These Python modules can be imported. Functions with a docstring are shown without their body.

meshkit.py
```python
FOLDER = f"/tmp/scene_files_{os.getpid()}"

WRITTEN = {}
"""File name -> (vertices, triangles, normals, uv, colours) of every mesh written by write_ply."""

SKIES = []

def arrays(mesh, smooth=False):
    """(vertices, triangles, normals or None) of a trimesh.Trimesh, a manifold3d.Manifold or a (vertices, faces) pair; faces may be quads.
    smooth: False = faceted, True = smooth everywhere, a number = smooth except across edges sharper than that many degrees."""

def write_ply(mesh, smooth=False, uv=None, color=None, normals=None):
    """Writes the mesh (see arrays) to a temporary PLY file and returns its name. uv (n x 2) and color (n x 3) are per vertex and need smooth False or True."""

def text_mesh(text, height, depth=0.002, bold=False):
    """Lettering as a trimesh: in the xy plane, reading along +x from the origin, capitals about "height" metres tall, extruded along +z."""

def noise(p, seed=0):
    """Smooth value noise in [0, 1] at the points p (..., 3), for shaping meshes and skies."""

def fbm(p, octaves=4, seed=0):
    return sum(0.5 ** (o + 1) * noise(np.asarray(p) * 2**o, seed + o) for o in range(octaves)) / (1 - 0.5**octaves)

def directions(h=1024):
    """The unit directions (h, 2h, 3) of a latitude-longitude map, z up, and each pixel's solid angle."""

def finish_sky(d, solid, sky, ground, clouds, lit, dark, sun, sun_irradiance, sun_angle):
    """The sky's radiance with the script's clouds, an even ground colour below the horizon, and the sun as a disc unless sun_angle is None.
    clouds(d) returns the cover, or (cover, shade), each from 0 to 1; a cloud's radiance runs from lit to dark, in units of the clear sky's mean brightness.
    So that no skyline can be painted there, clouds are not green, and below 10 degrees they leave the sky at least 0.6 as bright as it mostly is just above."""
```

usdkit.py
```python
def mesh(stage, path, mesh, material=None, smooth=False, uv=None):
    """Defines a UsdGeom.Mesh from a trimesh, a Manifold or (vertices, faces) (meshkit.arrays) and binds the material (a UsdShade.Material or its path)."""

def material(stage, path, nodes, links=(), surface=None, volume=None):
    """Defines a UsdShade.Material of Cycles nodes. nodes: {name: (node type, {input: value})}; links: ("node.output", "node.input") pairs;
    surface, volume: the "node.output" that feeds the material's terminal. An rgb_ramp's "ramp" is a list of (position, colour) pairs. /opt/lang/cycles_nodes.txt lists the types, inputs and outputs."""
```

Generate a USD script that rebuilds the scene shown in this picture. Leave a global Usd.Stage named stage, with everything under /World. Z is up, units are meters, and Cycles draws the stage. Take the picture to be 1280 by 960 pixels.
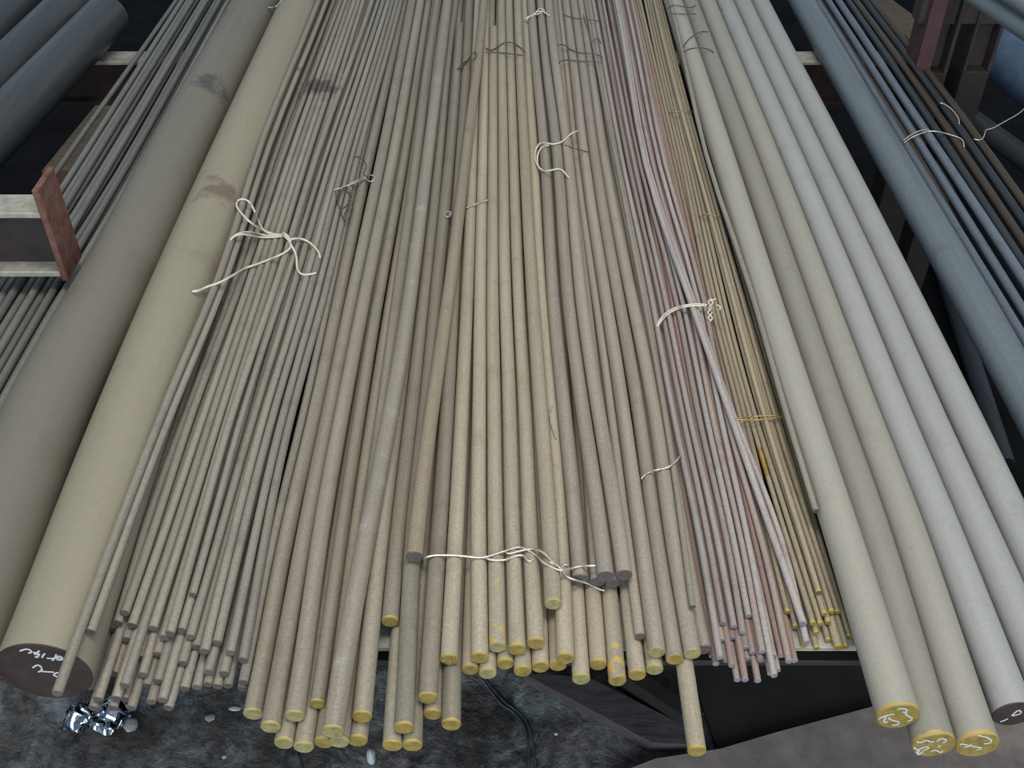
import math, random, numpy as np, trimesh, usdkit, meshkit
from scipy.interpolate import CubicSpline
from pxr import Usd, UsdGeom, UsdLux, UsdShade, Gf, Sdf

stage = Usd.Stage.CreateInMemory()
UsdGeom.SetStageUpAxis(stage, UsdGeom.Tokens.z)
UsdGeom.SetStageMetersPerUnit(stage, 1.0)
UsdGeom.Xform.Define(stage, '/World')
UsdGeom.Scope.Define(stage, '/World/Looks')
rng = np.random.default_rng(11)

# ---------------------------------------------------------------- camera
FPX = 1300.0                                   # focal length in pixels of a 1280 wide frame
PITCH = math.atan2(1125, FPX)
CP, SP = math.cos(PITCH), math.sin(PITCH)
ZS = 0.50                                      # top of the rack beams
ZC = ZS + 1.20                                 # camera height
EXPOSURE = 0.09
cam = UsdGeom.Camera.Define(stage, '/World/camera')
cam.AddTranslateOp().Set(Gf.Vec3d(0, 0, ZC))
cam.AddRotateXOp().Set(90 - math.degrees(PITCH))
cam.CreateHorizontalApertureAttr(36.0)
cam.CreateVerticalApertureAttr(27.0)
cam.CreateFocalLengthAttr(36.0 * FPX / 1280)
cam.CreateClippingRangeAttr(Gf.Vec2f(0.05, 200))
cam.CreateExposureAttr(EXPOSURE)

# ---------------------------------------------------------------- light: grey daylight from outside, a skylight in the roof above
dome = UsdLux.DomeLight.Define(stage, '/World/daylight')
dome.CreateColorAttr(Gf.Vec3f(0.66, 0.83, 1.0))
dome.CreateIntensityAttr(0.165)
sky = UsdLux.RectLight.Define(stage, '/World/skylight')
sky.CreateWidthAttr(2.4); sky.CreateHeightAttr(1.3)
sky.CreateColorAttr(Gf.Vec3f(1.0, 0.915, 0.82))
sky.CreateIntensityAttr(12.8)
sky.AddTranslateOp().Set(Gf.Vec3d(0.3, 1.0, 4.2))
fill = UsdLux.RectLight.Define(stage, '/World/open_door')     # added daylight fill from behind the camera for front ground and cut ends
fill.CreateWidthAttr(5.0); fill.CreateHeightAttr(2.2)
fill.CreateColorAttr(Gf.Vec3f(0.86, 0.93, 1.0))
fill.CreateIntensityAttr(6.2)
fill.AddTranslateOp().Set(Gf.Vec3d(0.0, -3.2, 1.7))
fill.AddRotateXOp().Set(90)

# ---------------------------------------------------------------- helpers
_used = {}
def uniq(path):
    n = _used.get(path, 0); _used[path] = n + 1
    return path if n == 0 else f'{path}_{n:03d}'
def tag(p, label=None, cat=None, group=None, kind=None):
    p = p.GetPrim() if hasattr(p, 'GetPrim') else p
    for k, v in (('label', label), ('category', cat), ('group', group), ('kind', kind)):
        if v: p.SetCustomDataByKey(k, v)
    return p
def obj(name, mesh, mat, parent=None, smooth=30):
    base = (parent.GetPath().pathString if parent is not None else '/World') + '/' + name
    return usdkit.mesh(stage, uniq(base), mesh, mat, smooth=smooth).GetPrim()
def thing(name, label, cat, loc=(0, 0, 0), group=None):
    x = UsdGeom.Xform.Define(stage, uniq('/World/' + name))
    x.AddTranslateOp().Set(Gf.Vec3d(*[float(v) for v in loc]))
    return tag(x, label, cat, group)
def lin(r, g, b, k=0.74):
    return tuple(k * ((c / 255 / 12.92) if c < 10 else ((c / 255 + .055) / 1.055) ** 2.4) for c in (r, g, b))
def ray(px, row):
    u, v = (px - 640) / FPX, (row - 480) / FPX
    return np.array([u, CP - v * SP, -SP - v * CP])
EYE = np.array([0, 0, ZC])
def at_z(px, row, z):
    d = ray(px, row); return EYE + d * ((z - ZC) / d[2])
def at_y(px, row, y):
    d = ray(px, row); return EYE + d * (y / d[1])
def box(x0, x1, y0, y1, z0, z1, bev=0.0):
    if bev <= 0:
        m = trimesh.creation.box((x1 - x0, y1 - y0, z1 - z0)); m.apply_translation(((x0 + x1) / 2, (y0 + y1) / 2, (z0 + z1) / 2)); return m
    b = bev; pts = []
    for sx in (0, 1):
        for sy in (0, 1):
            for sz in (0, 1):
                c = np.array([(x0, x1)[sx], (y0, y1)[sy], (z0, z1)[sz]], float); s = np.array([1 - 2 * sx, 1 - 2 * sy, 1 - 2 * sz]) * b
                for k in range(3):
                    q = c + s; q[k] = c[k]; pts.append(q)
    return trimesh.convex.convex_hull(np.array(pts))
def catmull(P, n=6):
    P = np.asarray(P, float)
    if len(P) < 3: return np.array([P[0] + (P[-1] - P[0]) * t for t in np.linspace(0, 1, n)])
    t = np.concatenate([[0], np.cumsum(np.maximum(np.linalg.norm(np.diff(P, axis=0), axis=1), 1e-6) ** .5)])
    tt = np.concatenate([np.linspace(t[i], t[i + 1], n, endpoint=False) for i in range(len(t) - 1)] + [[t[-1]]])
    return CubicSpline(t, P, axis=0)(tt)
def tube(P, r, sides=8):
    P = np.asarray(P, float); T = np.gradient(P, axis=0); T /= np.linalg.norm(T, axis=1, keepdims=True) + 1e-12
    up = np.array([0, 0, 1.0]); N = np.cross(T, up); bad = np.linalg.norm(N, axis=1) < .05; N[bad] = np.cross(T[bad], [0, 1.0, 0]); N /= np.linalg.norm(N, axis=1, keepdims=True)
    Bn = np.cross(N, T); a = np.linspace(0, 2 * np.pi, sides, endpoint=False)
    V = (P[:, None] + r * (np.cos(a)[None, :, None] * N[:, None] + np.sin(a)[None, :, None] * Bn[:, None])).reshape(-1, 3)
    F = []
    for i in range(len(P) - 1):
        for k in range(sides):
            k2 = (k + 1) % sides; A, B = i * sides, (i + 1) * sides
            F += [(A + k, A + k2, B + k2), (A + k, B + k2, B + k)]
    n = len(V); V = np.vstack([V, P[:1], P[-1:]])
    for k in range(sides):
        k2 = (k + 1) % sides; F += [(n, k2, k), (n + 1, n - sides + k, n - sides + k2)]
    return trimesh.Trimesh(V, F, process=False)
cat_ = trimesh.util.concatenate

# ---------------------------------------------------------------- materials
def steel(name, base, spot, rough=.5, streak=.5, metal=0.0, paint=None, spec=.35, grain=.10, sps=16, spf=.55, sand=.13, stains=()):
    """Round bar surface: mill scale with lengthwise streaks, speckles and rubbed patches; paint = (colour, length of the overspray from the end, in metres)."""
    b = np.array(base)
    N = {'g': ('geometry', {}), 'oi': ('object_info', {}),
         'mv': ('mapping', {'scale': (70, 2.2, 70)}), 'n1': ('noise_texture', {'scale': 1.0, 'detail': 4, 'roughness': .6}),
         'r1': ('rgb_ramp', {'ramp': [(.28, tuple(b * (1 - .35 * streak))), (.5, tuple(b)), (.74, tuple(np.minimum(b * (1 + .30 * streak), .9)))]}),
         'n2': ('noise_texture', {'scale': sps, 'detail': 5, 'roughness': .65}), 'r2': ('rgb_ramp', {'ramp': [(.56, (0, 0, 0)), (.72, (1, 1, 1))]}),
         'm2': ('mix_color', {'blend_type': 'mix', 'b': spot}), 'f2': ('math', {'math_type': 'multiply', 'value2': spf}),
         'hv': ('map_range', {'from_min': 0, 'from_max': 1, 'to_min': .84, 'to_max': 1.14}), 'h': ('hsv', {}),
         'n3': ('noise_texture', {'scale': 420, 'detail': 2}), 'bu': ('bump', {'strength': grain, 'distance': .002}),
         'n4': ('noise_texture', {'scale': 260, 'detail': 2}), 'r4': ('map_range', {'from_min': .3, 'from_max': .7, 'to_min': 1 - sand, 'to_max': 1 + sand}), 'h2': ('hsv', {}),
         'rr': ('map_range', {'from_min': .3, 'from_max': .75, 'to_min': rough + .12, 'to_max': rough - .12}),
         'p': ('principled_bsdf', {'metallic': metal, 'specular_ior_level': spec})}
    Lk = [('g.position', 'mv.vector'), ('mv.vector', 'n1.vector'), ('n1.fac', 'r1.fac'), ('g.position', 'n2.vector'), ('n2.fac', 'r2.fac'), ('r2.color', 'f2.value1'),
          ('f2.value', 'm2.fac'), ('r1.color', 'm2.a'), ('oi.random', 'hv.value'), ('hv.result', 'h.value'), ('m2.result', 'h.color'),
          ('g.position', 'n4.vector'), ('n4.fac', 'r4.value'), ('r4.result', 'h2.value'), ('h.color', 'h2.color'),
          ('g.position', 'n3.vector'), ('n3.fac', 'bu.height'), ('bu.normal', 'p.normal'), ('n1.fac', 'rr.value'), ('rr.result', 'p.roughness')]
    top = 'h2.color'
    for j, (pt, rad, col, amt) in enumerate(stains):          # smudges with a place of their own on the metal
        N.update({f'sd{j}': ('vector_math', {'math_type': 'distance', 'vector2': tuple(float(v) for v in pt)}), f'sr{j}': ('map_range', {'from_min': 0, 'from_max': rad, 'to_min': .62, 'to_max': 0, 'clamp': True}),
                  f'sn{j}': ('noise_texture', {'scale': 2.6 / rad, 'detail': 4, 'roughness': .6}), f'sa{j}': ('math', {'math_type': 'add'}), f'st{j}': ('map_range', {'from_min': .78, 'from_max': 1.0, 'to_min': 0, 'to_max': amt, 'clamp': True}), f'sm{j}': ('mix_color', {'b': col})})
        Lk += [('g.position', f'sd{j}.vector1'), (f'sd{j}.value', f'sr{j}.value'), ('g.position', f'sn{j}.vector'), (f'sr{j}.result', f'sa{j}.value1'), (f'sn{j}.fac', f'sa{j}.value2'), (f'sa{j}.value', f'st{j}.value'), (f'st{j}.result', f'sm{j}.fac'), (top, f'sm{j}.a')]
        top = f'sm{j}.result'
    if paint:
        col, ln = paint
        N.update({'tc': ('texture_coordinate', {}), 'sx': ('separate_xyz', {}), 'pn': ('noise_texture', {'scale': 70, 'detail': 3}),
                  'pm': ('map_range', {'from_min': 0, 'from_max': ln, 'to_min': .9 if ln < .03 else .58, 'to_max': .05 if ln < .03 else .36}), 'pa': ('math', {'math_type': 'add'}),
                  'pr': ('rgb_ramp', {'ramp': [(.98, (0, 0, 0)), (1.0, (1, 1, 1))]}), 'ps': ('math', {'math_type': 'multiply', 'value2': .93}),
                  'pc': ('mix_color', {'b': col})})
        N['pm'][1]['clamp'] = True
        Lk += [('tc.object', 'sx.vector'), ('sx.y', 'pm.value'), ('pm.result', 'pa.value1'), ('g.position', 'pn.vector'), ('pn.fac', 'pa.value2'), ('pa.value', 'ps.value1'), ('ps.value', 'pr.fac'),
               ('pr.color', 'pc.fac'), (top, 'pc.a'), ('pc.result', 'p.base_color')]
    else:
        Lk += [(top, 'p.base_color')]
    return usdkit.material(stage, '/World/Looks/' + name, N, Lk, surface='p.BSDF')
def plain(name, c1, c2, scale=30, rough=.6, metal=0, bump=.2, spec=.4, bd=.003, stretch=(1, 1, 1)):
    return usdkit.material(stage, '/World/Looks/' + name, {
        'g': ('geometry', {}), 'mv': ('mapping', {'scale': stretch}), 'n': ('noise_texture', {'scale': scale, 'detail': 6, 'roughness': .62}), 'r': ('rgb_ramp', {'ramp': [(.3, c1), (.7, c2)]}),
        'b': ('bump', {'strength': bump, 'distance': bd}), 'p': ('principled_bsdf', {'roughness': rough, 'metallic': metal, 'specular_ior_level': spec})},
        [('g.position', 'mv.vector'), ('mv.vector', 'n.vector'), ('n.fac', 'r.fac'), ('r.color', 'p.base_color'), ('n.fac', 'b.height'), ('b.normal', 'p.normal')], surface='p.BSDF')
K = 0.80
YEL = lin(178, 154, 88, .85)
M = {
 'D': steel('thin_rod_steel', lin(140, 134, 122, K), lin(112, 104, 98, K), stains=[(at_z(402, 108, ZS + .04), .11, lin(70, 64, 62, K), .8)]),
 'E': steel('bar_steel_olive', lin(139, 132, 117, K), lin(116, 106, 92, K), paint=(YEL, .005)),
 'Ecross': steel('bar_steel_scaled', lin(140, 132, 118, K), lin(176, 172, 162, K), rough=.40, spec=.5, grain=.25, paint=(YEL, .004)),
 'F': steel('bar_steel_tan', lin(160, 151, 131, K), lin(138, 124, 102, K), paint=(YEL, .006)),
 'Fpaint': steel('bar_steel_tan_painted', lin(160, 151, 131, K), lin(138, 124, 102, K), paint=(YEL, .075)),
 'X': steel('bar_steel_brown', lin(148, 136, 116, K), lin(122, 108, 94, K)),
 'G': steel('bar_steel_greybrown', lin(146, 137, 124, K), lin(130, 118, 108, K)),
 'H': steel('thin_rod_mauve', lin(152, 139, 131, K), lin(124, 100, 92, K), rough=.42),
 'Hlav': steel('thin_rod_lavender', lin(160, 153, 149, K), lin(140, 122, 117, K), rough=.40),
 'Hred': steel('thin_rod_rust', lin(138, 118, 109, K), lin(120, 94, 86, K), rough=.5),
 'I': steel('thin_rod_yellow', lin(156, 145, 122, K), lin(134, 121, 98, K), rough=.40, paint=(YEL, .010)),
 'J': steel('round_bar_grey', lin(150, 147, 136, K), lin(140, 134, 118, K), rough=.5, streak=.14, sand=.05, paint=(YEL, .010)),
 'J2': steel('round_bar_blue_grey', lin(148, 149, 146, K), lin(132, 132, 126, K), rough=.48, streak=.14, sand=.05),
 'C': steel('thick_bar_tan', lin(136, 130, 112, K), lin(112, 101, 88, K), rough=.52, streak=.12, grain=.08, sps=4.5, spf=.6, sand=.05, stains=[(at_z(272, 236, ZS + .12), .10, lin(100, 78, 68, K), .7)]),
 'C1': steel('thick_bar_dimmed', lin(118, 114, 102, K), lin(98, 90, 80, K), rough=.5, streak=.12, grain=.08, sps=4.5, spf=.6, sand=.05, stains=[(at_z(262, 102, ZS + .13), .10, lin(66, 60, 60, K), .75)]),  # outer bar: tan steel darkened for the weaker light at the left
 'K': steel('round_bar_blue', lin(106, 116, 122, K), lin(92, 92, 92, K), rough=.42, streak=.3),
 'L': steel('rod_slate', lin(92, 102, 112, K), lin(72, 72, 76, K), rough=.38),
 'Lbrown': steel('rod_brown', lin(66, 58, 50, K), lin(52, 44, 38, K)),
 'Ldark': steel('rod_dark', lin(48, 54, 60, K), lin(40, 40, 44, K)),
 'B': steel('rod_lead', lin(112, 112, 108, K), lin(88, 84, 80, K), rough=.42),
 'A': steel('pipe_dark', lin(58, 62, 64, K), lin(54, 50, 46, K), rough=.38),
 'end_yellow': plain('paint_yellow', lin(116, 98, 46, K), lin(158, 138, 72, K), scale=90, rough=.45, bump=.3),
 'end_steel': plain('cut_steel', lin(80, 74, 70, K), lin(106, 100, 96, K), scale=160, rough=.45, metal=.2),
 'end_olive': plain('cut_steel_greened', lin(118, 112, 70, K), lin(158, 152, 106, K), scale=110, rough=.5),
 'end_brown': plain('cut_brown', lin(42, 30, 28, K), lin(62, 48, 46, K), scale=40, rough=.6),
 'end_rust': plain('cut_rust', lin(88, 74, 68, K), lin(110, 96, 90, K), scale=90, rough=.6),
 'end_mauve': plain('cut_mauve', lin(112, 104, 112, K), lin(150, 142, 148, K), scale=120, rough=.45),
 'chalk': plain('chalk', lin(178, 184, 186, K), lin(205, 208, 206, K), scale=500, rough=.9),
 'twine': plain('white_twine', lin(190, 184, 166, K), lin(222, 216, 200, K), scale=300, rough=.6),
 'wire': plain('bright_wire', lin(165, 160, 148, .96), lin(200, 196, 186, .96), scale=200, rough=.32, metal=.5),
 'wire_dark': plain('dark_wire', lin(70, 64, 56), lin(104, 96, 84), scale=200, rough=.5, metal=.3),
 'wire_brass': plain('brass_wire', lin(140, 118, 72, .96), lin(168, 146, 96, .96), scale=200, rough=.4, metal=.5),
 'brass': plain('glint_gold', lin(196, 160, 84), lin(236, 206, 130), scale=60, rough=.25, metal=.7),  # bright gold for the painted glint on one thin rod
 'rust': plain('rusty_plate', lin(88, 52, 45), lin(132, 94, 82), scale=45, rough=.8, bump=.35),
 'beam': plain('beam_grey', lin(120, 118, 108, .89), lin(168, 166, 154, .89), scale=30, rough=.6),
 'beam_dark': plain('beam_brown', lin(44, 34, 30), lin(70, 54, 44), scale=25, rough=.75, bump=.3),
 'post': plain('post_dark', lin(40, 34, 34), lin(62, 50, 48), scale=25, rough=.7),
 'post_red': plain('post_red', lin(66, 40, 44), lin(88, 58, 58), scale=25, rough=.7),
 'wood': plain('weathered_wood', lin(56, 50, 52), lin(92, 84, 86), scale=6, rough=.7, bump=.5, stretch=(3, 12, 30)),
 'timber': plain('brown_timber', lin(92, 76, 58), lin(128, 108, 84), scale=7, rough=.8, bump=.4, stretch=(2, 6, 14)),
 'near_black': plain('black_sheet', lin(30, 28, 26), lin(46, 42, 38), scale=14, rough=.7, bump=.25),
 'concrete': plain('concrete', lin(130, 117, 112), lin(164, 150, 142), scale=22, rough=.85, bump=.3),
 'foil': plain('foil', lin(110, 124, 140), lin(190, 198, 208), scale=14, rough=.10, metal=1.0, bump=.12),
 'stone': plain('stone', lin(120, 122, 122), lin(165, 166, 164), scale=60, rough=.8),
 'flake': plain('pale_flake', lin(160, 176, 178), lin(200, 210, 210), scale=60, rough=.6),
 'cable': plain('blue_cable', lin(46, 51, 58), lin(84, 92, 100), scale=60, rough=.35),
 'blue_steel': plain('blue_steel', lin(72, 92, 116), lin(100, 122, 146), scale=16, rough=.5),
}
M['rack_shade'] = plain('rack_shade_ground', lin(10, 10, 10), lin(28, 28, 30), scale=5, rough=.95, bump=.4, spec=.1)  # near-black ground: shade below the rack put into the colour
M['floor'] = usdkit.material(stage, '/World/Looks/wet_dirt', {
    'g': ('geometry', {}), 'n1': ('noise_texture', {'scale': 5.5, 'detail': 7, 'roughness': .66}), 'n2': ('noise_texture', {'scale': 38, 'detail': 6, 'roughness': .7}),
    'n3': ('noise_texture', {'scale': 11, 'detail': 5, 'roughness': .6, 'distortion': 1.2}),
    'r1': ('rgb_ramp', {'ramp': [(.3, lin(48, 45, 42)), (.5, lin(98, 93, 90)), (.68, lin(152, 153, 153))]}), 'r2': ('rgb_ramp', {'ramp': [(.34, (.35, .35, .36)), (.68, (1.45, 1.45, 1.45))]}),
    'n5': ('noise_texture', {'scale': 7.5, 'detail': 6, 'roughness': .7, 'distortion': .8}), 'r5': ('rgb_ramp', {'ramp': [(.54, (0, 0, 0)), (.66, (.75, .75, .75))]}), 'm5': ('mix_color', {'b': lin(150, 164, 166)}),
    'm': ('mix_color', {'blend_type': 'multiply', 'fac': 1.0, 'use_clamp_result': False}), 'rr': ('map_range', {'from_min': .42, 'from_max': .6, 'to_min': .75, 'to_max': .10}),
    'b1': ('bump', {'strength': .55, 'distance': .012}), 'b2': ('bump', {'strength': .4, 'distance': .02}), 'p': ('principled_bsdf', {'specular_ior_level': .5})},
    [('g.position', 'n1.vector'), ('g.position', 'n2.vector'), ('g.position', 'n3.vector'), ('n1.fac', 'r1.fac'), ('n2.fac', 'r2.fac'), ('r1.color', 'm.a'), ('r2.color', 'm.b'), ('m.result', 'm5.a'), ('g.position', 'n5.vector'), ('n5.fac', 'r5.fac'), ('r5.color', 'm5.fac'), ('m5.result', 'p.base_color'),
     ('n3.fac', 'rr.value'), ('rr.result', 'p.roughness'), ('n2.fac', 'b1.height'), ('n3.fac', 'b2.height'), ('b1.normal', 'b2.normal'), ('b2.normal', 'p.normal')], surface='p.BSDF')

# ---------------------------------------------------------------- floor, slab
SUNK_Z = -.6                                     # ground sunk under the rack so the gaps go dark
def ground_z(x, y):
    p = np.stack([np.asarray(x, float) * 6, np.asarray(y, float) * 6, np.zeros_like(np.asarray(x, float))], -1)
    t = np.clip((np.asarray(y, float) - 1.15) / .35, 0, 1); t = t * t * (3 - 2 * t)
    return (meshkit.fbm(p, 4, 3) - .5) * .05 + SUNK_Z * t
gx = np.concatenate([np.linspace(-12, -1.7, 12), np.linspace(-1.6, 1.6, 161), np.linspace(1.7, 12, 12)])
gy = np.concatenate([np.linspace(-6, .3, 10), np.linspace(.35, 2.2, 93), np.linspace(2.3, 7, 48), np.linspace(8, 30, 10)])
GX, GY = np.meshgrid(gx, gy, indexing='ij'); GZ = ground_z(GX, GY)
ii = np.arange(GX.size).reshape(GX.shape)
Fq = np.stack([ii[:-1, :-1], ii[1:, :-1], ii[1:, 1:], ii[:-1, 1:]], -1).reshape(-1, 4)
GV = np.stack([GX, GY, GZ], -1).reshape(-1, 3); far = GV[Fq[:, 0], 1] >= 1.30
def compact(V, F):
    u, inv = np.unique(F, return_inverse=True); return V[u], inv.reshape(F.shape)
tag(obj('floor', compact(GV, Fq[~far]), M['floor'], smooth=True), 'uneven wet grey dirt floor under the rack', kind='structure')
tag(obj('floor_pit', compact(GV, Fq[far]), M['rack_shade'], smooth=True), 'ground sunk and coloured near-black for the shade below the rack', kind='structure')
SLAB = .035
sl = [at_z(px, row, SLAB)[:2] for px, row in ((770, 967), (820, 948), (900, 936), (975, 914), (1080, 886), (1180, 858), (1300, 826))]
from shapely.geometry import Polygon
poly = Polygon([*sl, (2.4, sl[-1][1] + .1), (2.4, -.2), (sl[0][0] - .05, -.2), (sl[0][0] - .03, .6)])
slab = trimesh.creation.extrude_polygon(poly, SLAB + .04, engine='earcut'); slab.apply_translation((0, 0, -.04))
tag(obj('floor_slab', slab, M['concrete'], smooth=20), 'grey concrete slab at the lower right below the thick bars', kind='structure')
# near-black flat sheet laid over the ground behind the slab
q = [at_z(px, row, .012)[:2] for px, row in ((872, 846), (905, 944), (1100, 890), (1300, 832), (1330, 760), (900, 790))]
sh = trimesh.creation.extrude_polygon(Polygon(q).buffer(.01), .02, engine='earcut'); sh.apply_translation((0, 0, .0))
p = obj('ground_sheet', sh, M['near_black'], smooth=20); tag(p, 'near-black flat sheet lying on the ground between the rack and the concrete slab', 'sheet')

# ---------------------------------------------------------------- rack
Y1 = at_z(640, 809, ZS)[1]
Y2 = at_z(640, 77, ZS)[1]
def beam(y, label, x0, x1, dep, dh=.13):
    wm = 'beam_dark' if dh > .1 else 'near_black'  # shallow front beam gets a near-black web and bottom flange
    t = thing('rack_beam', label, 'beam', (0, y, ZS))
    h, tf = dh, .011
    obj('top_flange', box(x0, x1, 0, dep, -tf, 0, .002), M['beam'], t)
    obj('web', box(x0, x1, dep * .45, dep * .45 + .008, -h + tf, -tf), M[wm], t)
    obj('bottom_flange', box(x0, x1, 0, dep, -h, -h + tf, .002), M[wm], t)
    for s in (x0 + .12, min(x1 - .12, .62 if y > 1.3 else 9)):
        obj('leg', box(s - .05, s + .05, dep * .5 - .04, dep * .5 + .04, -ZS + (SUNK_Z if y > 1.3 else 0) - .03, -h), M['post'], t)
    return t
beam(Y1, 'steel rack beam under the near ends of all the rods', -1.75, 1.75, .09, .045)
beam(Y2, 'pale-edged rack beam far back, seen beside the thick tan bar', -2.6, 1.13, .07)
beam(4.9, 'third rack beam beyond the top of the picture', -2.6, 2.6, .07)

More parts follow.
